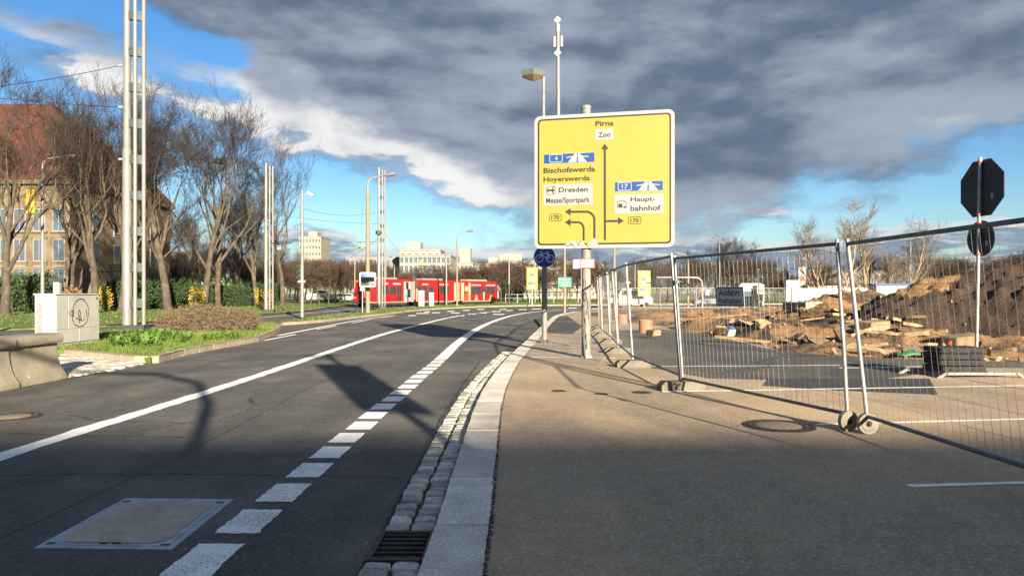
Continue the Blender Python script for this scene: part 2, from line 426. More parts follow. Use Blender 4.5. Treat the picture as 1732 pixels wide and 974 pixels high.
# ------------------------------------------------------------ mesh helpers
class MB:
    def __init__(self):
        self.v, self.f, self.mi = [], [], []
    def add(self, vs, fs, mi=0):
        o = len(self.v)
        self.v.extend([tuple(p) for p in vs])
        self.f.extend([tuple(i + o for i in q) for q in fs])
        self.mi.extend([mi] * len(fs))
        return self
    def box(self, c, s, rz=0.0, mi=0, rot=None):
        hx, hy, hz = s[0] / 2, s[1] / 2, s[2] / 2
        ps = [Vector((a * hx, b * hy, d * hz)) for d in (-1, 1) for b in (-1, 1) for a in (-1, 1)]
        mt = rot if rot is not None else Matrix.Rotation(rz, 3, 'Z')
        ps = [mt @ p + Vector(c) for p in ps]
        return self.add(ps, [(0, 2, 3, 1), (4, 5, 7, 6), (0, 1, 5, 4), (2, 6, 7, 3), (0, 4, 6, 2), (1, 3, 7, 5)], mi)
    def tube(self, pts, r, n=8, mi=0, caps=True):
        pts = [Vector(p) for p in pts]
        rs = r if hasattr(r, '__len__') else [r] * len(pts)
        vs, fs = [], []
        up = None
        for i, p in enumerate(pts):
            a = pts[max(0, i - 1)]; b = pts[min(len(pts) - 1, i + 1)]
            d = (b - a)
            if d.length < 1e-9: d = Vector((0, 0, 1))
            d.normalize()
            if up is None:
                up = Vector((0, 0, 1)) if abs(d.z) < 0.9 else Vector((1, 0, 0))
            s_ = d.cross(up)
            if s_.length < 1e-4:
                s_ = d.cross(Vector((0.3, 1, 0.2)))
            s_.normalize(); u_ = s_.cross(d).normalized(); up = u_
            for k in range(n):
                t = 2 * math.pi * k / n
                vs.append(p + (s_ * math.cos(t) + u_ * math.sin(t)) * rs[i])
        for i in range(len(pts) - 1):
            for k in range(n):
                k2 = (k + 1) % n
                fs.append((i * n + k, i * n + k2, (i + 1) * n + k2, (i + 1) * n + k))
        if caps:
            fs.append(tuple(range(n - 1, -1, -1)))
            fs.append(tuple((len(pts) - 1) * n + k for k in range(n)))
        return self.add(vs, fs, mi)
    def cyl(self, c, r, h, n=16, mi=0, r2=None):
        c = Vector(c)
        return self.tube([c, c + Vector((0, 0, h))], [r, r if r2 is None else r2], n, mi)
    def lathe(self, prof, n=24, mi=0, axis='Z', c=(0, 0, 0)):
        vs, fs = [], []
        for (r, z) in prof:
            for k in range(n):
                t = 2 * math.pi * k / n
                p = (r * math.cos(t), r * math.sin(t), z)
                if axis == 'Y': p = (p[0], p[2], p[1])
                if axis == 'X': p = (p[2], p[0], p[1])
                vs.append((p[0] + c[0], p[1] + c[1], p[2] + c[2]))
        for i in range(len(prof) - 1):
            for k in range(n):
                k2 = (k + 1) % n
                fs.append((i * n + k, i * n + k2, (i + 1) * n + k2, (i + 1) * n + k))
        fs.append(tuple(range(n - 1, -1, -1))); fs.append(tuple((len(prof) - 1) * n + k for k in range(n)))
        return self.add(vs, fs, mi)
    def prism(self, outline, d0, d1, plane='XZ', mi=0):
        """outline extruded between d0 and d1 across the plane"""
        def P(a, b, d):
            return {'XZ': (a, d, b), 'YZ': (d, a, b), 'XY': (a, b, d)}[plane]
        n = len(outline)
        vs = [P(a, b, d0) for a, b in outline] + [P(a, b, d1) for a, b in outline]
        fs = [tuple(range(n)), tuple(range(2 * n - 1, n - 1, -1))]
        for k in range(n):
            k2 = (k + 1) % n
            fs.append((k, k + n, k2 + n, k2))
        return self.add(vs, fs, mi)
    def mesh(self, name, mats, smooth=False):
        me = bpy.data.meshes.new(name)
        me.from_pydata(self.v, [], self.f)
        if not isinstance(mats, (list, tuple)): mats = [mats]
        for m in mats: me.materials.append(m)
        if len(mats) > 1:
            me.polygons.foreach_set('material_index', self.mi)
        if smooth:
            me.polygons.foreach_set('use_smooth', [True] * len(me.polygons))
        me.validate(); me.update()
        return me
    def build(self, name, mats, parent=None, smooth=False, loc=None, bevel=0.0, fix=True):
        me = self.mesh(name, mats, smooth)
        if fix:
            bm = bmesh.new(); bm.from_mesh(me)
            bmesh.ops.recalc_face_normals(bm, faces=bm.faces)
            bm.to_mesh(me); bm.free()
        o = bpy.data.objects.new(name, me)
        COL.objects.link(o)
        if parent: o.parent = parent
        if loc is not None: o.location = loc
        if bevel:
            b = o.modifiers.new('bevel', 'BEVEL'); b.width = bevel; b.segments = 2; b.limit_method = 'ANGLE'; b.angle_limit = R(40)
        if smooth:
            sharp_edges(me)
        return o


def sharp_edges(me, ang=R(38)):
    bm = bmesh.new(); bm.from_mesh(me)
    for e in bm.edges:
        if len(e.link_faces) == 2 and e.calc_face_angle(0) > ang:
            e.smooth = False
    bm.to_mesh(me); bm.free()


def tag(o, label=None, cat=None, group=None, kind=None):
    if label: o['label'] = label
    if cat: o['category'] = cat
    if group: o['group'] = group
    if kind: o['kind'] = kind
    return o


def thing(name, label, cat, loc=(0, 0, 0), rz=0.0, group=None):
    o = bpy.data.objects.new(name, None)
    o.empty_display_size = 0.2
    COL.objects.link(o)
    o.location = loc; o.rotation_euler = (0, 0, rz)
    return tag(o, label, cat, group)


def put(name, me, parent=None, loc=(0, 0, 0), rot=(0, 0, 0), scale=(1, 1, 1)):
    o = bpy.data.objects.new(name, me)
    COL.objects.link(o)
    if parent: o.parent = parent
    o.location = loc; o.rotation_euler = rot; o.scale = scale
    return o


def copy_tree(o, parent=None, loc=None, rz=None, label=None):
    c = o.copy(); COL.objects.link(c)
    if parent: c.parent = parent
    if loc is not None: c.location = loc
    if rz is not None: c.rotation_euler = (0, 0, rz)
    if label: c['label'] = label
    for ch in list(o.children):
        copy_tree(ch, c)
    return c


def rrect(x0, y0, x1, y1, r, n=5):
    out = []
    for (cx, cy, a0) in ((x1 - r, y0 + r, -90), (x1 - r, y1 - r, 0), (x0 + r, y1 - r, 90), (x0 + r, y0 + r, 180)):
        for k in range(n + 1):
            a = R(a0 + 90 * k / n)
            out.append((cx + r * math.cos(a), cy + r * math.sin(a)))
    return out


def catmull(pts, step=0.5):
    pts = [Vector(p) for p in pts]
    out = []
    for i in range(len(pts) - 1):
        p0 = pts[max(0, i - 1)]; p1 = pts[i]; p2 = pts[i + 1]; p3 = pts[min(len(pts) - 1, i + 2)]
        if i == 0: p0 = p1 * 2 - p2
        if i == len(pts) - 2: p3 = p2 * 2 - p1
        n = max(1, int((p2 - p1).length / step))
        for k in range(n):
            t = k / n
            out.append(0.5 * ((2 * p1) + (p2 - p0) * t + (2 * p0 - 5 * p1 + 4 * p2 - p3) * t * t + (3 * p1 - p0 - 3 * p2 + p3) * t ** 3))
    out.append(pts[-1])
    return out


class Path2:
    """polyline on the ground; at(s, off) gives the point at arc length s moved off metres to the left"""
    def __init__(self, pts):
        self.p = [Vector((p[0], p[1], 0)) for p in pts]
        self.s = [0.0]
        for a, b in zip(self.p, self.p[1:]):
            self.s.append(self.s[-1] + (b - a).length)
        self.L = self.s[-1]
    def frame(self, s):
        s = min(max(s, 0), self.L - 1e-6)
        import bisect
        i = max(0, min(bisect.bisect_right(self.s, s) - 1, len(self.p) - 2))
        t = (s - self.s[i]) / max(1e-9, self.s[i + 1] - self.s[i])
        d = (self.p[i + 1] - self.p[i]).normalized()
        return self.p[i].lerp(self.p[i + 1], t), d
    def at(self, s, off=0.0, z=0.0):
        p, d = self.frame(s)
        q = p + Vector((-d.y, d.x, 0)) * off
        return Vector((q.x, q.y, z))
    def s_of_y(self, y):
        for i in range(len(self.p) - 1):
            if self.p[i].y <= y <= self.p[i + 1].y:
                t = (y - self.p[i].y) / max(1e-9, self.p[i + 1].y - self.p[i].y)
                return self.s[i] + t * (self.s[i + 1] - self.s[i])
        return self.L
    def ribbon(self, s0, s1, o0, o1, z, step=0.4):
        n = max(1, int((s1 - s0) / step))
        vs, fs = [], []
        for k in range(n + 1):
            s = s0 + (s1 - s0) * k / n
            vs += [self.at(s, o0, z), self.at(s, o1, z)]
        for k in range(n):
            fs.append((2 * k, 2 * k + 1, 2 * k + 3, 2 * k + 2))
        return vs, fs


def inpoly(x, y, poly):
    c = False
    n = len(poly)
    for i in range(n):
        x1, y1 = poly[i][0], poly[i][1]; x2, y2 = poly[i - 1][0], poly[i - 1][1]
        if (y1 > y) != (y2 > y) and x < (x2 - x1) * (y - y1) / (y2 - y1) + x1:
            c = not c
    return c


def sheet(name, poly, z, m, thick=0.0, kind='structure', parent=None, side_mat=None):
    """flat polygon, with upright sides when thick"""
    bm = bmesh.new()
    vs = [bm.verts.new((p[0], p[1], z)) for p in poly]
    f = bm.faces.new(vs)
    f.normal_update()
    if f.normal.z < 0: f.normal_flip()
    if thick:
        lo = [bm.verts.new((p[0], p[1], z - thick)) for p in poly]
        for i in range(len(vs)):
            j = (i + 1) % len(vs)
            q = bm.faces.new((vs[i], vs[j], lo[j], lo[i])); q.material_index = 1 if side_mat else 0
    bmesh.ops.triangulate(bm, faces=[f])
    if thick: bmesh.ops.recalc_face_normals(bm, faces=bm.faces)
    me = bpy.data.meshes.new(name); bm.to_mesh(me); bm.free()
    me.materials.append(m)
    if side_mat: me.materials.append(side_mat)
    o = bpy.data.objects.new(name, me); COL.objects.link(o)
    if parent: o.parent = parent
    if kind: o['kind'] = kind
    return o


_txt = {}
def text_mesh(s):
    """outline of a line of lettering as (verts, faces), unit free; fitted later"""
    if s in _txt: return _txt[s]
    cu = bpy.data.curves.new('t', 'FONT'); cu.body = s; cu.resolution_u = 3; cu.offset = 0.020
    o = bpy.data.objects.new('t', cu); COL.objects.link(o)
    dg = bpy.context.evaluated_depsgraph_get()
    me = o.evaluated_get(dg).to_mesh()
    vs = [(v.co.x, v.co.y) for v in me.vertices]; fs = [tuple(p.vertices) for p in me.polygons]
    o.evaluated_get(dg).to_mesh_clear()
    bpy.data.objects.remove(o); bpy.data.curves.remove(cu)
    _txt[s] = (vs, fs)
    return vs, fs


def text_on(mb, s, x0, x1, z0, z1, y, mi=0, flip=False):
    """lettering fitted in the box x0..x1, z0..z1 on the plane y (facing -y)"""
    vs, fs = text_mesh(s)
    ax = [v[0] for v in vs]; ay = [v[1] for v in vs]
    lx, hx, ly, hy = min(ax), max(ax), min(ay), max(ay)
    out = [(x0 + (v[0] - lx) / (hx - lx) * (x1 - x0), y, z0 + (v[1] - ly) / (hy - ly) * (z1 - z0)) for v in vs]
    mb.add(out, fs, mi)


def flat_stroke(mb, pts, w, y, mi=0, close=False):
    """flat line of width w through (x, z) points on the plane y"""
    pts = [Vector((p[0], p[1])) for p in pts]
    if close: pts = pts + [pts[0]]
    vs = []
    for i, p in enumerate(pts):
        a = pts[i - 1] if i else (pts[-2] if close else p)
        b = pts[i + 1] if i < len(pts) - 1 else (pts[1] if close else p)
        d = (b - a)
        d = d.normalized() if d.length > 1e-9 else Vector((1, 0))
        n = Vector((-d.y, d.x)) * w / 2
        vs += [(p.x + n.x, y, p.y + n.y), (p.x - n.x, y, p.y - n.y)]
    mb.add(vs, [(2 * i, 2 * i + 1, 2 * i + 3, 2 * i + 2) for i in range(len(pts) - 1)], mi)


def circle(cx, cz, r, n=24, a0=0, a1=360):
    return [(cx + r * math.cos(R(a0 + (a1 - a0) * k / n)), cz + r * math.sin(R(a0 + (a1 - a0) * k / n))) for k in range(n + (0 if a1 - a0 == 360 else 1))]

# ============================================================ THE SETTING: ground, road, pavement
sheet('ground', [(-2500, -2500), (2500, -2500), (2500, 2500), (-2500, 2500)], -0.22, M['ground'])
sheet('road', [(-60, -60), (170, -60), (170, 170), (-60, 170)], ROADZ, M['road'])

kerb_pts = [(-0.16, -14), (-0.155, -4), (-0.15, 2)] + [tuple(G(*p)[:2]) for p in (
    (818, 974), (830, 879), (836, 807), (841, 758), (844, 728), (849, 685), (861, 645), (883, 606), (905, 580),
    (920, 562), (935, 545), (950, 533), (975, 527.5), (1010, 524), (1100, 520.5), (1400, 518), (1900, 517))]
KP = Path2([p[:2] for p in catmull([(x, y, 0) for x, y in kerb_pts], 0.35)])
pave_poly = [tuple(p[:2]) for p in KP.p] + [(160, 88), (160, -50), (-0.16, -50)]
pavement = sheet('pavement', pave_poly, 0.0, M['pave'])
S_NEAR = KP.s_of_y(2.0)

# granite kerb stones, each a slab of its own
kerb = MB()
vs, fs = KP.ribbon(0, KP.L, 0.355, -0.004, -0.02, 0.5)
kerb.add(vs, fs)
vs, fs = KP.ribbon(0, KP.L, 0.345, 0.345, -0.02, 0.5)
kerb_o = kerb.build('kerb_bed', M['joint'], None, fix=False); tag(kerb_o, kind='structure')
def slab_mesh(P, s0, s1, o0, o1, ztop, h, cham=0.012, n=3, jit=0.004, tilt=0.0):
    """a stone between s0..s1 along the path and o0..o1 across it, with worn edges"""
    mb = MB()
    rows = []
    for (ins, z) in ((0.0, ztop - h), (0.0, ztop - cham), (cham, ztop)):
        ring = []
        a0, a1, b0, b1 = s0 + ins, s1 - ins, o0 + ins, o1 - ins
        for k in range(n + 1): ring.append((a0 + (a1 - a0) * k / n, b0))
        for k in range(n + 1): ring.append((a1 - (a1 - a0) * k / n, b1))
        out = []
        for (s, o) in ring:
            p = P.at(s, o, z)
            j = Vector((random.uniform(-jit, jit), random.uniform(-jit, jit), random.uniform(-jit, jit) * 0.4 + tilt * (s - s0)))
            out.append(p + j)
        rows.append(out)
    N = len(rows[0])
    vs = [p for r in rows for p in r]
    fs = []
    for r in range(2):
        for k in range(N):
            k2 = (k + 1) % N
            fs.append((r * N + k, r * N + k2, (r + 1) * N + k2, (r + 1) * N + k))
    fs.append(tuple(2 * N + k for k in range(N)))
    return mb.add(vs, fs)
s = S_NEAR; i = 0
cuts = [3.4, 4.74, 5.98, 7.1, 8.0, 9.1, 10.2, 11.3]
pos = [KP.s_of_y(c_) for c_ in cuts]
while pos[-1] < KP.s_of_y(60): pos.append(pos[-1] + random.uniform(0.95, 1.25))
pos = [0.0, KP.s_of_y(1.0), KP.s_of_y(2.2)] + pos
for a, b in zip(pos, pos[1:]):
    slab_mesh(KP, a + 0.005, b - 0.005, 0.345, 0.012, random.uniform(0.004, 0.009), 0.14, 0.007, 4).build('kerb_stone', M['granite'], kerb_o)
mb = MB(); vs, fs = KP.ribbon(pos[-1], KP.L, 0.345, 0.0, 0.006, 0.8); mb.add(vs, fs)
vs, fs = KP.ribbon(pos[-1], KP.L, 0.345, 0.345, 0.006, 0.8)
for k in range(0, len(vs), 2): vs[k].z = ROADZ - 0.02
mb.add(vs, fs)
mb.build('kerb_line', M['kerb_far'], kerb_o, fix=False)

# two rows of setts in the gutter, left out where the drain grate sits
gut = MB(); vs, fs = KP.ribbon(0, KP.s_of_y(22), 0.73, 0.35, ROADZ + 0.002, 0.4); gut.add(vs, fs)
gutter = gut.build('gutter', M['joint'], None, fix=False); tag(gutter, kind='structure')
GR0, GR1 = KP.s_of_y(4.26), KP.s_of_y(4.80)      # drain grate
def sett_mesh(seed):
    rd = random.Random(seed)
    mb = MB(); rows = []
    for (ins, z) in ((0.0, -0.5), (0.0, 0.22), (0.03, 0.42), (0.10, 0.5)):
        ring = []
        pts = rrect(-0.5 + ins, -0.5 + ins, 0.5 - ins, 0.5 - ins, 0.16, 2)
        for (x, y) in pts: ring.append((x + rd.uniform(-.035, .035), y + rd.uniform(-.035, .035), z + rd.uniform(-.07, .07) * (z > 0)))
        rows.append(ring)
    N = len(rows[0]); vs = [p for r in rows for p in r]; fs = []
    for r in range(3):
        for k in range(N):
            k2 = (k + 1) % N; fs.append((r * N + k, r * N + k2, (r + 1) * N + k2, (r + 1) * N + k))
    fs.append(tuple(3 * N + k for k in range(N)))
    me = mb.add(vs, fs).mesh('sett', M['sett'], True)
    return me
SETTS = [sett_mesh(i) for i in range(7)]
ns = 0
for row, (o_c, wd) in enumerate(((0.451, 0.172), (0.626, 0.172))):
    s = KP.s_of_y(2.6); send = KP.s_of_y(19.5)
    while s < send:
        ln = random.uniform(0.125, 0.19)
        if s + ln > GR0 - 0.07 and s < GR1 + 0.01:
            if GR0 - s < 0.06:
                s = GR1 + 0.011; continue
            ln = GR0 - 0.004 - s
        p, d = KP.frame(s + ln / 2)
        q = KP.at(s + ln / 2, o_c + random.uniform(-.010, .010), ROADZ - 0.002 + random.uniform(-.006, .006))
        put('sett', random.choice(SETTS), gutter, q, (random.uniform(-.05, .05), random.uniform(-.05, .05), math.atan2(d.y, d.x) + random.uniform(-.05, .05)),
            (ln - random.uniform(.024, .036), wd - random.uniform(.014, .030), 0.060))
        s += ln; ns += 1
# a soft line of dirt and moss along the pavement's edge
mb = MB()
for k in range(900):
    s = KP.s_of_y(2.6) + random.random() ** 1.6 * 15
    p = KP.at(s, random.gauss(-0.008, 0.007), 0.006); r = random.uniform(0.006, 0.02); a = random.random() * 6
    mb.add([p + Vector((r * math.cos(a + q), r * math.sin(a + q), 0.001 * (k % 5))) for q in (0, 2.0, 4.2)], [(0, 1, 2)])
tag(mb.build('moss', M['joint'], None, fix=False), 'dark moss and grit along the seam between granite kerb and pavement', 'moss', kind='stuff')

# ---- painted markings
def mark(name, vs, fs, m='paint'):
    o = MB().add(vs, fs).build(name, M[m], None, fix=False)
    return tag(o, kind='structure')
ZM = ROADZ + 0.004
DP = Path2([p[:2] for p in catmull([(x, y, 0) for x, y in [(-1.83, -8), (-1.83, 0), (-1.825, 4.4), (-1.80, 7.5), (-1.77, 12.4), (-1.71, 17.6), (-1.73, 22.4), (-1.69, 26.1),
    (-1.55, 32.4), (-1.07, 40.8), (-0.2, 50.2), (1.05, 58.4), (2.5, 64), (4.8, 69.5), (8.2, 73), (15.4, 77.5), (40, 84), (80, 88)]], 0.5)])
y = 4.09 - 0.735 * 6
while y < 17.4:
    j = random.uniform(-.012, .012)
    a, b = DP.s_of_y(y), DP.s_of_y(y + 0.53)
    vs = []; rj = lambda: random.uniform(-.007, .007)
    for (s0_, s1_, o0_, o1_, N_) in ((a, a, .145, -.145, 7), (a, b, -.145, -.145, 12), (b, b, -.145, .145, 7), (b, a, .145, .145, 12)):
        for q in range(N_):
            u = q / N_; vs.append(DP.at(s0_ + (s1_ - s0_) * u + rj(), o0_ + (o1_ - o0_) * u + j + rj(), ZM))
    mark('lane_dash', vs, [tuple(range(len(vs)))], 'paint_worn' if y < 6.3 else 'paint')
    y += 0.735
vs, fs = DP.ribbon(DP.s_of_y(17.75), DP.L, 0.15, -0.15, ZM, 0.6); mark('lane_line', vs, fs)
LP = Path2([p[:2] for p in catmull([(x, y, 0) for x, y in [(-4.98, -8), (-4.96, 7.1), (-4.92, 9.2), (-4.88, 13.6), (-4.98, 25.8), (-4.85, 32), (-4.5, 40), (-4.05, 47.8), (-3.3, 54), (-1.9, 62), (0.6, 70), (6, 78)]], 0.5)])
def ragged(P, s0, s1, hw, z, step=0.25, j=0.02):
    vs, fs = [], []
    n = int((s1 - s0) / step)
    for k in range(n + 1):
        s = s0 + (s1 - s0) * k / n
        vs += [P.at(s, hw + random.uniform(-j, j), z), P.at(s, -hw + random.uniform(-j, j), z)]
    return vs, [(2 * k, 2 * k + 1, 2 * k + 3, 2 * k + 2) for k in range(n)]
vs, fs = ragged(LP, 0, LP.s_of_y(50), 0.125, ZM); mark('centre_line', vs, fs)
s = LP.s_of_y(50) + 1.2
while s < LP.L - 3:
    vs, fs = LP.ribbon(s, s + 1.7, 0.08, -0.08, ZM); mark('lane_dash', vs, fs); s += 3.2
def seg(px0, px1, hw, m='paint'):
    a, b = G(*px0, ZM), G(*px1, ZM)
    d = (b - a).normalized(); n = Vector((-d.y, d.x, 0)) * hw
    mark('lane_dash', [a + n, a - n, b - n, b + n], [(0, 1, 2, 3)], m)
seg((447, 575.6), (500, 565.4), .07); seg((535, 557), (569, 550.7), .07); seg((595, 546), (627, 540), .07)
seg((645, 537), (668, 533.6), .07)
P3 = Path2([p[:2] for p in catmull([G(*p) for p in ((470, 563.8), (520, 554.6), (560, 547.3), (601, 540), (640, 534.8), (668, 531.6))], 0.6)])
vs, fs = P3.ribbon(0, P3.L, .09, -.09, ZM); mark('lane_line', vs, fs)
vs, fs = Path2([G(438, 537.5, ZM)[:2], G(520, 530, ZM)[:2], G(597, 522.3, ZM)[:2]]).ribbon(0, 30, .09, -.09, ZM); mark('track_line', vs, fs)
for (x0, x1, yy) in ((703, 725, 530), (717, 727, 527.3), (730, 744, 528.7), (756, 768, 526.4), (762, 777, 529.2), (782, 794, 524.8), (791, 804, 531), (806, 819, 523.2), (810, 823, 529),
                     (770, 785, 534), (831, 846, 526.8), (844, 856, 523.2), (833, 852, 531.6), (855, 867, 525), (876, 890, 523.7), (899, 915, 522.6), (690, 703, 533.5), (1000, 1016, 521.6), (960, 975, 520.8)):
    a = G(x0, yy + .75, ZM); b = G(x1, yy + .55, ZM); c_ = G(x1 + 1, yy - .75, ZM); d_ = G(x0 + 2, yy - .6, ZM)
    mark('far_dash', [a, b, c_, d_], [(0, 1, 2, 3)])
# tar seams and repair joints in the carriageway
M['tar'] = mat('tar_seam', (0.018, 0.018, 0.018), .6, var=.3, scale=6, coord='pos')
def seam(pts, wd=.012, z=ROADZ + .003):
    P = catmull([Vector((x, y, 0)) for x, y in pts], .12); vs = []
    for k, p in enumerate(P):
        d = (P[min(k + 1, len(P) - 1)] - P[max(k - 1, 0)]).normalized(); n = Vector((-d.y, d.x, 0)) * wd * random.uniform(.4, 1.5); q = p + Vector((random.uniform(-.012, .012), random.uniform(-.012, .012), 0))
        vs += [Vector((q.x + n.x, q.y + n.y, z)), Vector((q.x - n.x, q.y - n.y, z))]
    o = MB().add(vs, [(2 * k, 2 * k + 1, 2 * k + 3, 2 * k + 2) for k in range(len(P) - 1)]).build('tar_seam', M['tar'], None, fix=False); tag(o, kind='structure')
seam([(-4.8, 6.35), (-3.4, 6.42), (-2.0, 6.38), (-.9, 6.30)], .010)
seam([(-8.0, 8.1), (-6.2, 8.3), (-5.1, 8.2), (-3.6, 8.05)], .012)
seam([(-3.3, 4.6), (-3.25, 8.0), (-3.4, 13), (-3.3, 19), (-3.2, 27)], .006)
seam([(-.88, 5.0), (-.9, 8.0), (-.86, 12), (-.75, 17)], .012)
seam([(-6.7, 7.5), (-6.6, 13), (-6.7, 22), (-6.6, 34)], .007)
# markings on the lot
def lotline(p0, p1, hw, z=0.004, m='paint'):
    a, b = G(*p0, z), G(*p1, z); d = (b - a).normalized(); n = Vector((-d.y, d.x, 0)) * hw
    vs, fs = [], []
    N = max(2, int((b - a).length / 0.25))
    for k in range(N + 1):
        p = a.lerp(b, k / N); w_ = random.uniform(.85, 1.08)
        vs += [p + n * w_, p - n * w_]
    mark('lot_line', vs, [(2 * k, 2 * k + 1, 2 * k + 3, 2 * k + 2) for k in range(N)], m)
lotline((1537, 821), (1840, 812), .042)
lotline((1382, 717.5), (1900, 703.5), .040)
lotline((1120, 662), (1900, 649), .05, 0.0085)
lotline((1100, 619.5), (1420, 617.5), .04, 0.0085)
lotline((1420, 622), (1560, 619.5), .05, 0.0085)

# darker asphalt of the lot inside the fence, with patches
sheet('lot_surface', [G(*p)[:2] for p in ((1030, 560), (1110, 556), (1180, 562), (1300, 590), (1420, 600), (1600, 608), (1900, 612), (1900, 622), (1640, 622), (1500, 640), (1420, 645), (1200, 640), (1080, 618))], 0.004, M['lot'])
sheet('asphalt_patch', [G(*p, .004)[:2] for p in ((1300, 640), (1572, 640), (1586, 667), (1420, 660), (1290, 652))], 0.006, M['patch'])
sheet('asphalt_patch', [G(*p, .004)[:2] for p in ((905, 538), (960, 534), (985, 552), (968, 565), (925, 563))], 0.004, M['lot'])

# far footway: stone slabs between the bicycle sign and the fence
fw = sheet('footway', [G(*p)[:2] for p in ((899, 588), (920, 568.5), (1000, 566), (1024, 600), (1010, 618), (960, 612), (888, 606))], 0.004, M['slab'])
yy = 17.2
while yy < 27:
    ln = random.uniform(1.0, 1.3)
    s0 = KP.s_of_y(yy); o = -0.06
    while o > -2.2:
        wd = random.uniform(0.9, 1.1)
        q = KP.at(s0 + ln / 2, o - wd / 2, 0)
        if inpoly(q.x, q.y, [G(*p)[:2] for p in ((899, 588), (920, 568.5), (1000, 566), (1024, 600), (1010, 618), (960, 612), (888, 606))]):
            slab_mesh(KP, s0 + .006, s0 + ln - .006, o - .006, o - wd + .006, 0.010, 0.02, 0.004, 1, 0.002).build('paving_slab', M['slab'], fw)
        o -= wd
    yy += ln

# ---- left: kerbed island with cabinet, mast and shrub
IS = 0.05
isl_px = ((118, 592), (254, 605), (300, 593), (350, 584), (430, 571), (463, 558), (470, 551.5), (455, 546), (380, 549), (250, 556), (100, 566), (10, 575), (-20, 588))
isl = [G(*p, IS)[:2] for p in isl_px]
island = sheet('island', isl, IS, M['grass'], 0.2)
IP = Path2([p[:2] for p in isl[:8]])
s = 0.0
while s < IP.L - 0.5:
    ln = random.uniform(0.9, 1.15)
    slab_mesh(IP, s + .008, min(IP.L, s + ln) - .008, 0.02, -0.14, IS + 0.035, 0.2, 0.02, 2, 0.004).build('kerb_stone', M['kerb_far'], island)
    s += ln
# stone apron between the island and the road
ap_px = [(78, 611), (118, 596), (254, 609.5), (302, 600.5), (430, 575.5), (465, 562), (300, 603.5), (112, 643), (60, 640)]
ap = [G(*p, ROADZ)[:2] for p in ap_px]
apron = sheet('apron', ap, ROADZ + 0.006, M['joint'])
a_pts = [G(*p, ROADZ)[:2] for p in ((58, 640), (80, 611), (118, 597.5), (252, 610.5), (300, 602), (297, 604), (114, 641))]
xs = [p[0] for p in a_pts]; ys = [p[1] for p in a_pts]
napr = 0
yy = min(ys)
while yy < max(ys):
    dy_ = random.uniform(.20, .26); xx = min(xs) + random.uniform(-.2, 0)
    while xx < max(xs):
        dx_ = random.uniform(.19, .30)
        if inpoly(xx + dx_ / 2, yy + dy_ / 2, a_pts) and napr < 300:
            put('paving_sett', random.choice(SETTS), apron, (xx + dx_ / 2, yy + dy_ / 2, ROADZ + 0.012 + random.uniform(-.005, .005)), (0, 0, random.uniform(-.04, .04)), (dx_ - .012, dy_ - .012, 0.05)); napr += 1
        xx += dx_
    yy += dy_

# grass strip between road and tram tracks
st_front = catmull([G(*p, 0.04) for p in ((473, 546), (500, 544.6), (545, 541), (595, 535.5), (640, 531), (690, 525), (735, 521.5), (800, 518.5), (860, 516.8), (930, 515.6), (1010, 515), (1200, 514), (1500, 513), (1900, 512.5))], 1.5)
st_back = catmull([G(*p, 0.04) for p in ((474, 544.8), (500, 540), (545, 534), (600, 527.5), (640, 523.5), (680, 519.5), (740, 515.4), (800, 512.8), (900, 509.5), (1010, 508), (1300, 507), (1900, 506.5))], 1.5)
strip_poly = [p[:2] for p in st_front] + [p[:2] for p in reversed(st_back)]
strip = sheet('grass_strip', strip_poly, 0.04, M['grass'], 0.2)
SP = Path2([p[:2] for p in st_front])
mb = MB()
for (o0, o1, z0, z1) in ((-0.16, 0.02, 0.065, 0.065), (-0.16, -0.16, 0.065, ROADZ - .02)):
    n = int(SP.L / 1.0); vs = []
    for k in range(n + 1):
        vs += [SP.at(SP.L * k / n, o0, z0), SP.at(SP.L * k / n, o1, z1)]
    mb.add(vs, [(2 * k, 2 * k + 1, 2 * k + 3, 2 * k + 2) for k in range(n)])
mb.build('kerb', M['kerb_far'], strip, fix=False)

# wide grass verge on the far side of the tracks, gravel path in it
ve_px = ((-500, 585), (-60, 560), (0, 555), (180, 549), (330, 538), (453, 530.6), (512, 526), (558, 519.5), (597, 515), (640, 512.3), (760, 508), (900, 506))
ve_front = catmull([G(*p, 0.02) for p in ve_px], 2.0)
verge_poly = [p[:2] for p in ve_front] + [(40, 230), (-230, 230), (-230, 10)]
sheet('grass_verge', verge_poly, 0.02, M['grass'], 0.2)
sheet('path', [G(*p, 0.02)[:2] for p in ((-300, 527), (0, 524.5), (200, 520.5), (400, 513.5), (600, 508), (600, 506.8), (400, 510.5), (200, 515), (0, 517.5), (-300, 519))], 0.026, M['path'])
VP = Path2([p[:2] for p in ve_front])
mb = MB(); vs, fs = VP.ribbon(0, VP.L, -0.12, 0.05, 0.03, 1.0); mb.add(vs, fs)
tag(mb.build('verge_kerb', M['kerb_far'], None, fix=False), kind='structure')

# tram rails
RC = Path2([p[:2] for p in catmull([(x, y, 0) for x, y in [(-16.4, -30), (-16.4, 20), (-16.5, 45), (-17.0, 62), (-17.9, 74), (-17.4, 81), (-14, 87.5), (-9, 95), (-2.2, 104.6), (8, 118), (30, 140)]], 0.8)])
for o_ in (-2.35, -0.9, 0.9, 2.35):
    if o_ < -1: o0 = o_
    vs, fs = RC.ribbon(0, RC.L, o_ + .035, o_ - .035, ROADZ + .005, .8)
    mb = MB().add(vs, fs).build('rail', M['darksteel'], None, fix=False); tag(mb, kind='structure')

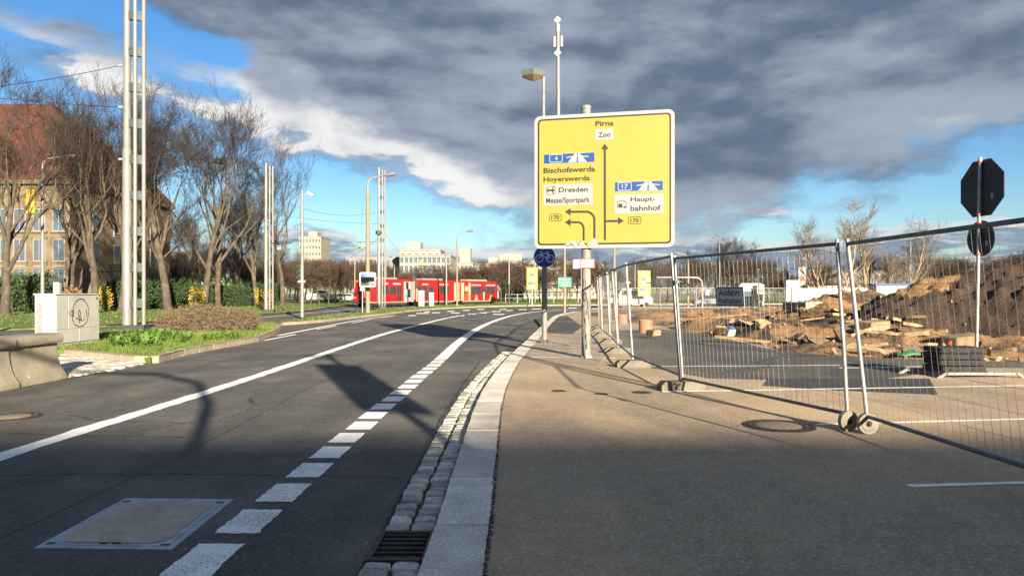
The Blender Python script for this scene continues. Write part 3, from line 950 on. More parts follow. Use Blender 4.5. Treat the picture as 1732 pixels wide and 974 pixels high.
# ---- grass blades (nobody could count them)
def blades(name, label, poly, n, h, wdt, z, m, near=None):
    xs = [p[0] for p in poly]; ys = [p[1] for p in poly]
    vs, fs = [], []; k = 0; tries = 0
    while k < n and tries < n * 12:
        tries += 1
        x = random.uniform(min(xs), max(xs)); y = random.uniform(min(ys), max(ys))
        if near and random.random() > min(1, near / max(1, y)) ** 1.3: continue
        if not inpoly(x, y, poly): continue
        hh = h * random.uniform(.4, 1.3); a = random.random() * 6.28; w2 = wdt * random.uniform(.6, 1.4)
        lx, ly = random.gauss(0, .35) * hh, random.gauss(0, .35) * hh
        o = len(vs)
        vs += [(x - w2 * math.cos(a), y - w2 * math.sin(a), z), (x + w2 * math.cos(a), y + w2 * math.sin(a), z), (x + lx, y + ly, z + hh)]
        fs.append((o, o + 1, o + 2)); k += 1
    o = MB().add(vs, fs).build(name, m, None, fix=False)
    return tag(o, label, 'grass', kind='stuff')
blades('grass', 'short tufts of green grass on the kerbed island round the white cabinet', isl, 20000, 0.11, 0.010, IS, M['blade'])
blades('grass', 'short mown grass on the strip between the road and the tram', strip_poly, 26000, 0.09, 0.03, 0.04, M['blade'], 60)
blades('grass', 'short grass on the wide verge under the bare trees', [p for p in verge_poly if p[1] < 140], 36000, 0.09, 0.035, 0.02, M['blade'], 55)

# ---- excavation: heaped sandy soil on the lot
front_px = ((985, 533), (1060, 546), (1110, 551), (1150, 561), (1230, 571), (1300, 590), (1360, 598), (1430, 603), (1520, 607), (1620, 611), (1740, 613), (1900, 617))
front = [G(*p)[:2] for p in front_px]
ex_poly = front + [(36, 15), (70, 18), (80, 70), (14, 70), (9, 62)]
def edge_d(x, y):
    best = 1e9
    for (a, b) in zip(front, front[1:]):
        ax, ay, bx, by = a[0], a[1], b[0], b[1]
        t = ((x - ax) * (bx - ax) + (y - ay) * (by - ay)) / ((bx - ax) ** 2 + (by - ay) ** 2)
        t = max(0, min(1, t)); d = math.hypot(x - ax - t * (bx - ax), y - ay - t * (by - ay))
        best = min(best, d)
    return best
def ridge(x, y, a, b, wdt):
    t = ((x - a[0]) * (b[0] - a[0]) + (y - a[1]) * (b[1] - a[1])) / ((b[0] - a[0]) ** 2 + (b[1] - a[1]) ** 2)
    t = max(0, min(1, t)); d = math.hypot(x - a[0] - t * (b[0] - a[0]), y - a[1] - t * (b[1] - a[1]))
    h = a[2] + (b[2] - a[2]) * t
    q = max(0, 1 - d / wdt)
    return h * (q ** 0.85), t
RIDGES = [((11.6, 25.0, 0.65), (13.6, 24.0, 1.55), 3.0, 1), ((13.6, 24.0, 1.55), (16.6, 22.5, 2.35), 3.4, 1), ((16.6, 22.5, 2.35), (23, 20, 2.9), 4.4, 1),
          ((13.2, 31, 1.35), (15.4, 31.5, 1.55), 2.7, 0), ((15.5, 33, 1.2), (22, 34, 1.6), 4.0, 0), ((8.0, 24, 0.55), (12, 21.2, 0.5), 1.7, 0),
          ((6.6, 30, 0.5), (10, 27, 0.5), 1.7, 0), ((6.2, 38, 0.35), (12, 40, 0.5), 2.4, 0), ((9.0, 19.6, 0.35), (17, 17.6, 0.42), 1.1, 0), ((12, 52, 0.3), (30, 55, 0.6), 5, 0)]
def soil_h(x, y):
    e = edge_d(x, y)
    h = 0.10; dk = 0.0
    for a, b, wd, d_ in RIDGES:
        r_, t = ridge(x, y, a, b, wd)
        if r_ > h * 0.75 and d_ and r_ < 0.72 * (a[2] + (b[2] - a[2]) * t): dk = 1.0  # shaded flank below the lit crest, painted into the soil colour
        h = max(h, r_) + 0.15 * min(h, r_)
    p = Vector((x, y, 0))
    nz = noise.fractal(p * 0.55, 1.0, 2.1, 5) * 0.20 + abs(noise.fractal(p * 1.3, 0.8, 2.2, 5)) * 0.30
    nz += 0.07 * noise.noise(p * 4.0) + 0.04 * noise.noise(p * 9.0)
    h = h + nz * (0.30 + 0.6 * min(1.0, h))
    k = min(1, e / 0.8)
    return (h * k) - 0.03 * (1 - k), dk
step = 0.22
xs0, xs1, ys0, ys1 = 4.0, 30.0, 15.4, 62.0
grid = {}; vs = []; fs = []; dk = []
def gv(i, j):
    if (i, j) in grid: return grid[(i, j)]
    sy = ys0 + (ys1 - ys0) * (j / NJ) ** 1.5
    sx_ = xs0 + (xs1 - xs0) * i / NI * (0.62 + 0.38 * sy / 30)
    h, d_ = soil_h(sx_, sy)
    grid[(i, j)] = len(vs); vs.append((sx_, sy, h)); dk.append(d_)
    return grid[(i, j)]
NI, NJ = 210, 180
for j in range(NJ):
    sy = ys0 + (ys1 - ys0) * ((j + .5) / NJ) ** 1.5
    for i in range(NI):
        sx_ = xs0 + (xs1 - xs0) * (i + .5) / NI * (0.62 + 0.38 * sy / 30)
        if inpoly(sx_, sy, ex_poly):
            fs.append((gv(i, j), gv(i + 1, j), gv(i + 1, j + 1), gv(i, j + 1)))
soil = MB().add(vs, fs).build('excavated_soil', M['soil'], None, True, fix=False)
tag(soil, kind='structure')
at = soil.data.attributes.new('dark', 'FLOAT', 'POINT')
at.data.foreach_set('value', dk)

def rock_mesh(seed, m, flat=1.0):
    bm = bmesh.new(); bmesh.ops.create_icosphere(bm, subdivisions=2, radius=0.5)
    rd = random.Random(seed); o = Vector((rd.random() * 50, rd.random() * 50, rd.random() * 50))
    pl_ = [(Vector((rd.gauss(0, 1), rd.gauss(0, 1), rd.gauss(0, 1))).normalized(), rd.uniform(.16, .34)) for _ in range(9)]
    for v in bm.verts:
        c_ = v.co.copy()
        for n_, d_ in pl_:
            q = c_.dot(n_)
            if q > d_: c_ -= n_ * (q - d_)
        c_ *= 1 + 0.18 * noise.noise(c_ * 4 + o)
        v.co = Vector((c_.x, c_.y, c_.z * flat))
    me = bpy.data.meshes.new('rubble_stone'); bm.to_mesh(me); bm.free(); me.materials.append(m); return me
ROCKS = [rock_mesh(i, M['stone_tan'], random.uniform(.5, 1)) for i in range(5)] + [rock_mesh(20 + i, M['soil_clod'], .8) for i in range(3)]
n_r = 0
while n_r < 215:
    y = 15.8 + (random.random() ** 2.0) * 28; x = X(random.uniform(1090, 1760), y)
    if not inpoly(x, y, ex_poly): continue
    e = edge_d(x, y)
    h, d_ = soil_h(x, y)
    sz = random.uniform(.08, .22) * (2.2 if random.random() < .10 and not d_ and h < .9 else 1)
    put('rubble_stone', random.choice(ROCKS), soil, (x, y, h + sz * .12), (random.random() * 6, random.random() * 6, random.random() * 6), (sz * random.uniform(1.0, 2.0), sz, sz * random.uniform(.35, .9))); n_r += 1

# broken slabs and crusts of old paving tipped on the soil
def crust_mesh(seed):
    rd = random.Random(seed); n = 7; pts = []
    for k in range(n):
        a = 2 * math.pi * k / n + rd.uniform(-.3, .3); r_ = rd.uniform(.32, .55); pts.append((r_ * math.cos(a), r_ * math.sin(a)))
    mb = MB(); mb.prism(pts, -.5, .5, 'XY')
    return mb.mesh('broken_slab', M['stone_tan'] if seed % 3 else M['soil_clod'])
CRUST = [crust_mesh(300 + i) for i in range(6)]
k = 0
while k < 84:
    px, py = random.uniform(1110, 1610), random.uniform(536, 606)
    p = G(px, py)
    if not inpoly(p.x, p.y, ex_poly) or edge_d(p.x, p.y) < .15: continue
    h, d_ = soil_h(p.x, p.y); s_ = random.uniform(.3, .95)
    put('broken_slab', random.choice(CRUST), soil, (p.x, p.y, h + .03), (random.gauss(0, .32), random.gauss(0, .32), random.random() * 6.28), (s_ * 1.3, s_ * .8, random.uniform(.06, .13))); k += 1

# ============================================================ YELLOW DIRECTION SIGN
D_SIGN = 16.9
sign = thing('direction_sign', 'large yellow direction sign with black arrows on one thick grey post', 'road sign', (X(990, D_SIGN), D_SIGN, 0), R(-13.0))
SW, SH, SB = 3.20, 3.09, 2.54
SC = SW / 865.0
OX = 0.41      # the post stands left of the panel's middle
def su(px): return (px - 487.5) * SC + OX
def sv(px, py):
    u = (px - 55) / 865.0
    top = 105 - 35 * u; bot = 936 - 3 * u
    return SB + (1 - (py - top) / (bot - top)) * SH
mb = MB()
mb.cyl((0, 0.17, -0.05), 0.108, 5.83, 24); mb.cyl((0, 0.17, 5.78), 0.118, 0.07, 24)
post = mb.build('post', M['pole_sign'], sign, True)
mb = MB(); mb.cyl((0, 0.17, 0.0), 0.135, 0.05, 24); mb.build('post_collar', M['concrete_grey'], post, True)
mb = MB()
for z in (SB + 0.35, SB + 1.5, SB + 2.7):
    mb.box((OX, 0.035, z), (2.9, 0.04, 0.08))
for x in (-1.2, 1.2): mb.box((x + OX, 0.03, SB + 1.5), (0.06, 0.03, 2.9))
mb.build('rear_frame', M['galv'], sign)
mb = MB()
for z in (SB + 0.35, SB + 1.5, SB + 2.7):
    MB().box((0, 0.17, z), (0.3, 0.25, 0.06)).build('clamp', M['galv'], post)
mb = MB(); mb.prism(rrect(OX - SW / 2, SB, OX + SW / 2, SB + SH, 0.14), -0.012, 0.014)
panel = mb.build('panel', [M['signwhite']], sign)
e = 0.075
mb = MB(); mb.prism(rrect(OX - SW / 2 + e, SB + e, OX + SW / 2 - e, SB + SH - e, 0.09), -0.0155, -0.012); mb.build('black_border', M['signblack'], panel)
e = 0.115
mb = MB(); mb.prism(rrect(OX - SW / 2 + e, SB + e, OX + SW / 2 - e, SB + SH - e, 0.07), -0.0190, -0.0155); mb.build('yellow_field', M['yellow'], panel)
Y0 = -0.0225
def plate(x0, y0, x1, y1, r, name, m, y=Y0, dy=0.0035):
    z1 = sv((x0 + x1) / 2, y0); z0 = sv((x0 + x1) / 2, y1)
    mb = MB(); mb.prism(rrect(su(x0), z0, su(x1), z1, r), y, y + dy); return mb.build(name, m, panel)
plate(440, 190, 552, 258, .012, 'destination_field', M['signwhite'])
plate(113, 533, 425, 664, .012, 'destination_field', M['signwhite'])
plate(558, 600, 855, 721, .012, 'destination_field', M['signwhite'])
for (x0, y0, x1, y1, num, bx, mx) in ((113, 338, 438, 402, '4', 193, 328), (558, 519, 853, 583, '17', 621, 762)):
    plate(x0, y0, x1, y1, .012, 'motorway_field', M['signwhite'])
    plate(x0 + 3, y0 + 3, x1 - 3, y1 - 3, .008, 'blue_field', M['signblue'], Y0 - .0035)
    yc = (y0 + y1) / 2
    mb = MB()
    zc = sv(bx, yc); w_, h_ = 40 * SC, 24 * SC; xc = su(bx)
    hexa = [(xc - w_, zc - h_ * .82), (xc - w_ * .9, zc - h_), (xc + w_ * .9, zc - h_), (xc + w_, zc - h_ * .82), (xc + w_, zc + h_ * .82), (xc + w_ * .9, zc + h_), (xc - w_ * .9, zc + h_), (xc - w_, zc + h_ * .82)]
    flat_stroke(mb, hexa, 0.018, Y0 - .0055, close=True)
    text_on(mb, num, xc - (8 if num == '4' else 19) * SC, xc + (10 if num == '4' else 19) * SC, zc - 14 * SC, zc + 14 * SC, Y0 - .0055)
    xm = su(mx); hh = 29 * SC                # motorway emblem: two carriageways and an overbridge
    for sgn in (-1, 1):
        mb.add([(xm + sgn * 5 * SC, Y0 - .0055, zc - hh), (xm + sgn * 60 * SC, Y0 - .0055, zc - hh), (xm + sgn * 14 * SC, Y0 - .0055, zc + hh), (xm + sgn * 3 * SC, Y0 - .0055, zc + hh)], [(0, 1, 2, 3)])
    flat_stroke(mb, [(xm - 70 * SC, zc + 2 * SC), (xm - 18 * SC, zc + 9 * SC), (xm + 18 * SC, zc + 9 * SC), (xm + 70 * SC, zc + 2 * SC)], 0.024, Y0 - .006)
    mb.build('motorway_symbol', M['signwhite'], panel, fix=False)
def letters(s_, x0, x1, y0, y1, name='lettering', m='signblack', y=Y0 - .0045):
    mb = MB(); text_on(mb, s_, su(x0), su(x1), sv((x0 + x1) / 2, y1), sv((x0 + x1) / 2, y0), y); return mb.build(name, M[m], panel, fix=False)
letters('Pirna', 441, 553, 138, 171); letters('Zoo', 458, 534, 210, 241)
letters('Bischofswerda', 114, 439, 425, 459); letters('Hoyerswerda', 114, 406, 483, 523)
letters('Dresden', 210, 393, 551, 583); letters('Messe/Sportpark', 130, 406, 615, 660)
letters('Haupt-', 656, 805, 617, 655); letters('bahnhof', 656, 838, 671, 705)
letters('170', 164, 214, 728, 754); letters('170', 656, 706, 752, 778)
for (x0, y0, x1, y1) in ((151, 720, 227, 763), (643, 743, 719, 786), (130, 545, 187, 596)):
    mb = MB(); flat_stroke(mb, rrect(su(x0), sv(x0, y1), su(x1), sv(x1, y0), .03), 0.011, Y0 - .0045, close=True)
    mb.build('number_frame', M['signblack'], panel, fix=False)
mb = MB()
def P2(x, y): return (su(x), sv(x, y))
w_ = 13 * SC
flat_stroke(mb, [P2(499, 886), P2(498, 300)], w_, Y0)
mb.add([(*P2(475, 316),), (*P2(521, 316),), (*P2(498, 280),)], [(0, 1, 2)]) if False else None
def head(tip, d, L=36, Wd=23):
    tx, ty = tip; dx_, dy_ = d
    a = P2(tx, ty); b = P2(tx - dx_ * L - dy_ * Wd, ty - dy_ * L + dx_ * Wd); c_ = P2(tx - dx_ * L + dy_ * Wd, ty - dy_ * L - dx_ * Wd)
    mb.add([(a[0], Y0 - .001, a[1]), (b[0], Y0 - .001, b[1]), (c_[0], Y0 - .001, c_[1])], [(0, 1, 2)])
head((498, 281), (0, -1)); head((616, 767), (1, 0)); head((249, 706), (-1, 0)); head((249, 772), (-1, 0))
flat_stroke(mb, [P2(503, 768), P2(590, 767)], w_, Y0 - .0005)
arc = [P2(434, 886), P2(434, 760)] + [P2(434 - 52 * (1 - math.cos(t)), 760 - 53 * math.sin(t)) for t in [R(q) for q in range(10, 91, 10)]] + [P2(275, 706.5)]
flat_stroke(mb, arc, w_, Y0 - .0005)
arc = [P2(367, 886), P2(367, 812)] + [P2(367 - 40 * (1 - math.cos(t)), 812 - 40 * math.sin(t)) for t in [R(q) for q in range(10, 91, 10)]] + [P2(275, 772)]
flat_stroke(mb, arc, w_ * .95, Y0 - .0005)
mb.build('arrows', M['signblack'], panel, fix=False)
mb = MB()   # aeroplane pictogram
c0 = (158, 570)
for poly in ([(132, 572), (139, 565), (184, 566), (186, 570), (184, 574), (139, 576)], [(163, 567), (176, 548), (181, 548), (173, 567)], [(163, 573), (176, 592), (181, 592), (173, 573)], [(139, 567), (136, 556), (141, 556), (148, 567)], [(139, 574), (136, 585), (141, 585), (148, 574)]):
    q = [P2(*p) for p in poly]; mb.add([(a, Y0 - .0045, b) for a, b in q], [tuple(range(len(q)))])
mb.build('aeroplane_symbol', M['signblack'], panel, fix=False)
mb = MB()   # station hall pictogram with a train front
flat_stroke(mb, [P2(574, 652), P2(590, 642), P2(604, 638), P2(618, 642), P2(632, 652)], .014, Y0 - .0045)
flat_stroke(mb, [P2(576, 652), P2(576, 688)], .009, Y0 - .0045); flat_stroke(mb, [P2(630, 652), P2(630, 688)], .009, Y0 - .0045)
for poly in ([(583, 660), (606, 660), (608, 684), (581, 684)], [(614, 676), (628, 676), (628, 686), (612, 686)]):
    q = [P2(*p) for p in poly]; mb.add([(a, Y0 - .0045, b) for a, b in q], [tuple(range(len(q)))])
mb.build('station_symbol', M['signblack'], panel, fix=False)
# torn stickers along the lower rim
rd = random.Random(4)
mb = MB()
for k in range(26):
    x = rd.uniform(262, 440); y = 915 - (x - 262) * .08 + rd.uniform(-14, 12); r = rd.uniform(7, 17)
    a0 = rd.random() * 6
    q = [P2(x + r * math.cos(a0 + t) * rd.uniform(.6, 1.3), y + r * .8 * math.sin(a0 + t) * rd.uniform(.6, 1.3)) for t in (0, 1, 2.1, 3.2, 4.2, 5.3)]
    mb.add([(a, Y0 - .006 - k * .0002, b) for a, b in q], [tuple(range(6))], 1 if k in (3, 9) else 0)
    if k % 3 == 0: flat_stroke(mb, q[:4], .006, Y0 - .0065 - k * .0002, 2)
mb.build('sticker', [M['signwhite'], M['orange'], M['signblack']], panel, fix=False)
# detector mast fixed behind the panel
mb = MB(); mb.tube([(-0.64, 0.10, SB + 2.2), (-0.655, 0.10, 7.75)], 0.044, 12)
mast = mb.build('detector_mast', M['pole_white'], sign, True)
for z in (7.87, 7.10):
    MB().box((-0.655, 0.06, z), (0.13, 0.03, 0.13), rot=Matrix.Rotation(R(45), 3, 'Y')).build('detector', M['white'], mast)
mb = MB()
for dx_ in (-.085, .085): mb.tube([(-0.655 + dx_, 0.10, 7.25), (-0.655 + dx_, 0.10, 7.50)], .035, 10)
mb.tube([(-0.655, .1, 7.6), (-0.655, .1, 7.78)], .05, 10)
mb.build('antenna', M['signwhite'], mast, True)
# scrawl on the post
mb = MB()
def on_post(a, z): return (0.1095 * math.sin(a), 0.17 - 0.1095 * math.cos(a), z)
def scrawl(pts, wd=0.016):
    vs = []
    for (a, z) in pts:
        vs += [on_post(a - wd * 4, z - wd / 2), on_post(a + wd * 4, z + wd / 2)]
    mb.add(vs, [(2 * i, 2 * i + 1, 2 * i + 3, 2 * i + 2) for i in range(len(pts) - 1)])
scrawl([(-1.0 + .45 * math.sin(t * .5), 1.50 + .09 * math.cos(t * .5)) for t in range(0, 14)], .03)
scrawl([(-.2 + .3 * math.sin(t * .55), 1.42 + .10 * math.cos(t * .55)) for t in range(0, 13)], .025)
for a, z0, z1 in ((-.9, 1.62, 1.76), (-.5, 1.65, 1.83), (-.1, 1.62, 1.80), (.35, 1.58, 1.66)): scrawl([(a, z0), (a + .1, z1)])
scrawl([(-.9, 1.4), (-.7, 1.2), (-.2, .9), (.0, .5), (.15, .2)], .035); scrawl([(.2, 1.4), (.35, 1.2), (.2, 1.0)], .03); scrawl([(.5, 1.35), (.6, .9)], .02)
mb.build('scrawl', M['black'], post, fix=False)

# small notice strapped to the post
nt = thing('notice_sign', 'small white notice with red rim strapped to the yellow sign post', 'notice', (X(990, D_SIGN), D_SIGN - 0.0, 2.18), R(-4))
mb = MB(); mb.prism(rrect(-0.13, -.10, .22, .115, .015), -0.012, 0.0); mb.build('rim', M['red_sign'], nt, loc=(0, .045, 0))
mb = MB(); mb.prism(rrect(-0.105, -.08, .195, .095, .008), -0.016, -.012); mb.build('face', M['signwhite'], nt, loc=(0, .045, 0))
mb = MB(); mb.prism(rrect(-0.28, -.105, -.135, .10, .01), -0.012, 0.0); f_ = mb.build('sticker', M['grey_sign'], nt, loc=(0, .045, 0))
mb = MB()
for z in (.05, 0, -.05): flat_stroke(mb, [(-.25, z), (-.2, z + .012), (-.16, z - .006)], .014, -.0155)
mb.build('mark', M['signwhite'], f_, fix=False)
mb = MB()
for z in (-.06, .06): mb.tube([(.125 * math.cos(t), .17 + .125 * math.sin(t), z) for t in [R(q) for q in range(0, 361, 24)]], .009, 5)
mb.build('strap', M['galv'], nt)

# ============================================================ BICYCLE SIGN
DB = 22.1
bs_ = thing('bicycle_sign', 'round blue bicycle path sign on a grey post', 'road sign', (X(921, DB), DB, 0), R(-3))
mb = MB(); mb.cyl((0, .10, -.03), .078, 2.95, 16); mb.build('post', M['pole_sign'], bs_, True)
mb = MB(); mb.cyl((0, .10, 0), .105, .10, 16); mb.box((-.06, .02, .05), (.09, .06, .10)); mb.build('post_base', M['darksteel'], bs_)
ZC = 2.60; RB = 0.325
mb = MB(); mb.lathe([(RB * .98, .012), (RB, .006), (RB, -.006), (RB * .985, -.010)], 40, axis='Y', c=(0, 0, ZC)); disc = mb.build('disc', M['signwhite'], bs_)
mb = MB(); mb.lathe([(RB - .016, -.0105), (RB - .016, -.013)], 40, axis='Y', c=(0, 0, ZC)); mb.build('blue_field', M['navy'], disc)
mb = MB(); q = RB / 120.0; yb = -.0145
def B2(x, y): return ((x - 155) * q, ZC - (y - 108) * q)
for cx in (97, 217): flat_stroke(mb, [B2(cx + 40 * math.cos(R(t)), 128 + 40 * math.sin(R(t))) for t in range(0, 360, 15)], .017, yb, close=True)
for ln in ([(97, 128), (118, 72), (182, 132), (217, 128), (192, 68)], [(118, 72), (195, 72)], [(182, 132), (195, 72)], [(110, 68), (115, 50), (135, 48)], [(175, 58), (205, 58)], [(192, 68), (190, 58)], [(118, 72), (112, 58)]):
    flat_stroke(mb, [B2(*p) for p in ln], .015, yb - .0005)
mb.build('bicycle_symbol', M['symbol'], disc, fix=False)
for dz in (.12, -.12): MB().box((0, .03, ZC + dz), (.2, .06, .04)).build('bracket', M['galv'], bs_)

# ============================================================ SITE FENCE
def panel_matrix(a, b, lean, flip=1):
    a = Vector(a); b = Vector(b); ax = (b - a).normalized()
    side = Vector((ax.y, -ax.x, 0))
    if side.x < 0: side = -side                 # side points to the right; lean tips the top to the left
    up = (Vector((0, 0, 1)) * math.cos(lean) - side * math.sin(lean)).normalized()
    ax2 = ax; yv = up.cross(ax2).normalized(); up2 = ax2.cross(yv)
    m = Matrix((( ax2.x, yv.x, up2.x, a.x), (ax2.y, yv.y, up2.y, a.y), (ax2.z, yv.z, up2.z, a.z), (0, 0, 0, 1)))
    return m
def fence_meshes(Wd, Hh=1.98, zb=0.13, dense=0.1, hs=0.2, dark=False, kink=True):
    r = .021
    fr = MB()
    for x in (0, Wd): fr.tube([(x, 0, 0.0), (x, 0, Hh + (.04 if x == 0 else .03))], r, 10)
    fr2 = MB()
    fr2.tube([(r, 0, Hh), (Wd - r, 0, Hh)], r * 1.05, 10); fr2.tube([(r, 0, zb), (Wd - r, 0, zb)], r * .95, 10)
    wm = MB()
    n = int(Wd / dense)
    for k in range(1, n):
        x = Wd * k / n
        wm.tube([(x, 0.004, zb), (x + random.uniform(-.012, .012), 0.004 + random.uniform(-.006, .006), (Hh + zb) / 2), (x, 0.004, Hh)], .0018, 3, caps=False)
    z = zb + hs
    while z < Hh - .05:
        wm.tube([(0, -.003, z), (Wd * .5, -.003, z + random.uniform(-.008, .008)), (Wd, -.003, z)], .0018, 3, caps=False); z += hs
    return fr, fr2, wm
def fence(a, b, lean, label, wheel_at=None, group='site fence panels', dark=False):
    L = (Vector(b) - Vector(a)).length
    t = thing('site_fence', label, 'fence', group=group)
    t.matrix_world = panel_matrix(a, b, lean)
    fr, fr2, wm = fence_meshes(L)
    # upright at each end, bars, wires
    u1 = MB().tube([(0, 0, 0), (0, 0, 2.03)], .022, 10).build('upright', M['galv'], t, True)
    u2 = MB().tube([(L, 0, 0), (L, 0, 2.02)], .022, 10).build('upright', M['galv'], t, True)
    MB().tube([(.02, 0, 1.98), (L - .02, 0, 1.98)], .022, 10).build('top_bar', M['galv_dark'], t, True)
    MB().tube([(.02, 0, .13), (L - .02, 0, .13)], .020, 10).build('bottom_bar', M['galv_dark'], t, True)
    o = wm.build('wire_mesh', M['wire'], t, fix=False); o['kind'] = 'stuff'
    mb = MB(); mb.box((L, 0, 1.62), (.075, .075, .05)); mb.tube([(L - .05, -.05, 1.62), (L + .05, -.05, 1.62)], .012, 6); mb.build('coupling', M['galv_dark'], t)
    if wheel_at is not None:
        wx = wheel_at
        zc = .055
        mb = MB(); mb.lathe([(.03, -.028), (.075, -.030), (.082, -.022), (.098, -.022), (.112, -.026), (.115, 0), (.112, .026), (.098, .022), (.082, .022), (.075, .030), (.03, .028)], 28, axis='X', c=(wx, 0, zc)); wh = mb.build('wheel', M['plastic'], t, True)
        mb = MB(); mb.tube([(wx - .06, 0, zc), (wx + .06, 0, zc)], .016, 8); mb.lathe([(.03, -.036), (.034, -.030), (.034, .030), (.03, .036)], 12, axis='X', c=(wx, 0, zc)); mb.build('axle', M['iron'], wh)
    return t
posts = [(4.02, 4.35), (3.86, 7.86)]
FT = 0.06
f1 = fence((3.80, 7.82, FT), (3.96, 4.35, FT), R(6.5), 'galvanised wire gate panel with its wheel meeting the other gate wheel, chained nearer half', 0.0)
f2 = fence((3.66, 7.98, FT), (2.64, 11.32, FT), R(4.2), 'galvanised wire gate panel carrying the grey driveway notice', 0.0)
pts_f = [(2.62, 11.42), (2.46, 14.9), (2.66, 18.35), (2.92, 21.8), (3.12, 25.3), (3.42, 28.8), (3.95, 32.2), (4.8, 35.6)]
labs = ['wire fence panel between the gate and the yellow sign post', 'wire fence panel standing right beside the yellow sign post'] + ['wire fence panel in the line receding past the yellow sign'] * 5
for i in range(len(pts_f) - 1):
    fence((*pts_f[i], 0.10), (*pts_f[i + 1], 0.10), R((4.0, 4.5, 2.0, 3.0, 1.5, 2, 1)[i]), labs[i])
# hasp and chain between the gates
mb = MB()
for k in range(9): mb.lathe([(.012, -.004), (.02, 0), (.012, .004)], 8, axis='YZX'[k % 2], c=(3.70 + k * .014, 7.90 - k * .006, 1.03 + .02 * math.sin(k)))
mb.box((3.75, 7.86, .98), (.05, .03, .06)); tag(mb.build('chain', M['iron'], None, fix=False), 'short chain with padlock tying the two gate uprights together', 'chain')
# feet: recycled plastic blocks
def foot_mesh():
    mb = MB()
    prof = [(-.35, 0), (.35, 0), (.35, .09), (.29, .145), (-.29, .145), (-.35, .09)]
    mb.prism(prof, -.115, .115)
    for x in (-.18, -.06, .06, .18): mb.prism(rrect(x - .025, -.03, x + .025, .03, .02, 3), .146, .150, 'XY')
    return mb
fm = foot_mesh()
m_foot = mat('fence_foot_grey', (0.115, 0.107, 0.084), .9, var=.25, scale=6, bump=.4, bscale=30)
feet = [((2.62, 11.36), 8), ((2.46, 14.9), 4), ((2.66, 18.35), 0), ((2.92, 21.8), -8), ((3.12, 25.3), -6), ((3.42, 28.8), -10), ((3.95, 32.2), -12)]
fl = ['grey concrete fence foot with ribbed end at the gate hinge', 'grey concrete fence foot beside the yellow sign post'] + ['grey concrete fence foot under the receding fence line'] * 5
base = None
for k, ((x, y), a) in enumerate(feet):
    t = thing('ballast_block', fl[k], 'fence foot', (x, y, 0), R(a), 'fence feet')
    put('block', fm.mesh('block', m_foot) if base is None else base, t)
    if base is None: base = t.children[0].data
    t.children[0].modifiers.new('bevel', 'BEVEL').width = .012
    mb = MB(); mb.cyl((0, 0, .148), .032, .012, 10); mb.build('socket', M['darksteel'], t)
# driveway notice on the gate
m2 = f2.matrix_world
def fpt(along, z, off): return m2 @ Vector((along, off, z))
nb_ = thing('driveway_notice', 'grey board reading Ausfahrt freihalten wired to the fence', 'notice', (0, 0, 0))
dgs = 11.0                                  # stands on the second gate panel: find the point whose column matches
best = min((abs(CX + F * fpt(a / 100, 1.35, 0).x / fpt(a / 100, 1.35, 0).y - 1237), a / 100) for a in range(0, 340))[1]
pc_ = fpt(best, 1.40, 0)
rot = m2.to_3x3()
nb_.matrix_world = Matrix.Translation(pc_) @ (rot @ Matrix.Rotation(math.pi, 3, 'Z')).to_4x4()
sgn = 1
# choose the side that faces the camera
nrm = nb_.matrix_world.to_3x3() @ Vector((0, -1, 0))
if nrm.dot(Vector((0, 0, 1.5)) - pc_) < 0:
    nb_.matrix_world = Matrix.Translation(pc_) @ rot.to_4x4()
mb = MB(); mb.prism(rrect(-.33, -.13, .33, .13, .02), -.03, -.022); brd = mb.build('board', M['grey_sign'], nb_)
mb = MB(); flat_stroke(mb, rrect(-.315, -.115, .315, .115, .015), .012, -.0315, close=True); mb.build('rim', M['signblack'], brd, fix=False)
mb = MB(); text_on(mb, 'Ausfahrt', -.25, .25, .012, .100, -.0315); text_on(mb, 'freihalten', -.27, .27, -.098, -.012, -.0315); mb.build('lettering', M['signblack'], brd, fix=False)

# ============================================================ STOP SIGN SEEN FROM BEHIND, ON A STAND
DS = 13.4
ss = thing('stop_sign', 'dark back of an octagonal sign above a round one on a slim post', 'road sign', (X(1651, DS), DS, 0), 0)
mb = MB(); mb.tube([(0, 0, .10), (.075, 0, 3.93)], .030, 12); mb.build('post', M['galv'], ss, True)
NA = R(-82)
def back_plate(n, rad, zc, sx_=1.0):
    pts = [(rad * math.cos(2 * math.pi * (k + .5) / n), rad * math.sin(2 * math.pi * (k + .5) / n)) for k in range(n)]
    mb = MB(); mb.prism(pts, -.008, .008)
    return mb
for (n, rad, zc, nm) in ((8, .555, 3.42, 'octagon_plate'), (36, .33, 2.50, 'round_plate')):
    mb = back_plate(n, rad, 0)
    o = mb.build(nm, M['signback'], ss); o.location = (.0191 * zc + .045, .006, zc); o.rotation_euler = (0, 0, NA)
    mb = MB(); pts = [(rad * math.cos(2 * math.pi * (k + .5) / n), rad * math.sin(2 * math.pi * (k + .5) / n)) for k in range(n)]
    mb.prism([(a * .93, b * .93) for a, b in pts], .009, .011); mb.build('face', M['red_sign'], o)
    mb = MB(); mb.box((.25 * rad / .555, -.012, -.2 * rad / .33 * .5), (.06, .006, .10)); mb.build('sticker', M['signwhite'], o)
    for dz in (-.86, .86):
        mb = MB(); mb.lathe([(.02, -.02), (.045, -.012), (.045, .012), (.02, .02)], 10, axis='Z', c=(.075 * (zc + dz * rad) / 3.93, 0, zc + dz * rad)); mb.build('clip', M['orange'], ss)
mb = MB(); mb.cyl((.075, 0, 3.92), .034, .06, 10); mb.build('post_cap', M['white'], ss)
mb = MB()
mb.box((-.15, -.38, .075), (1.25, .06, .05)); mb.box((-.45, .35, .075), (1.25, .06, .05)); mb.box((0.0, 0.0, .08), (.07, .8, .05))
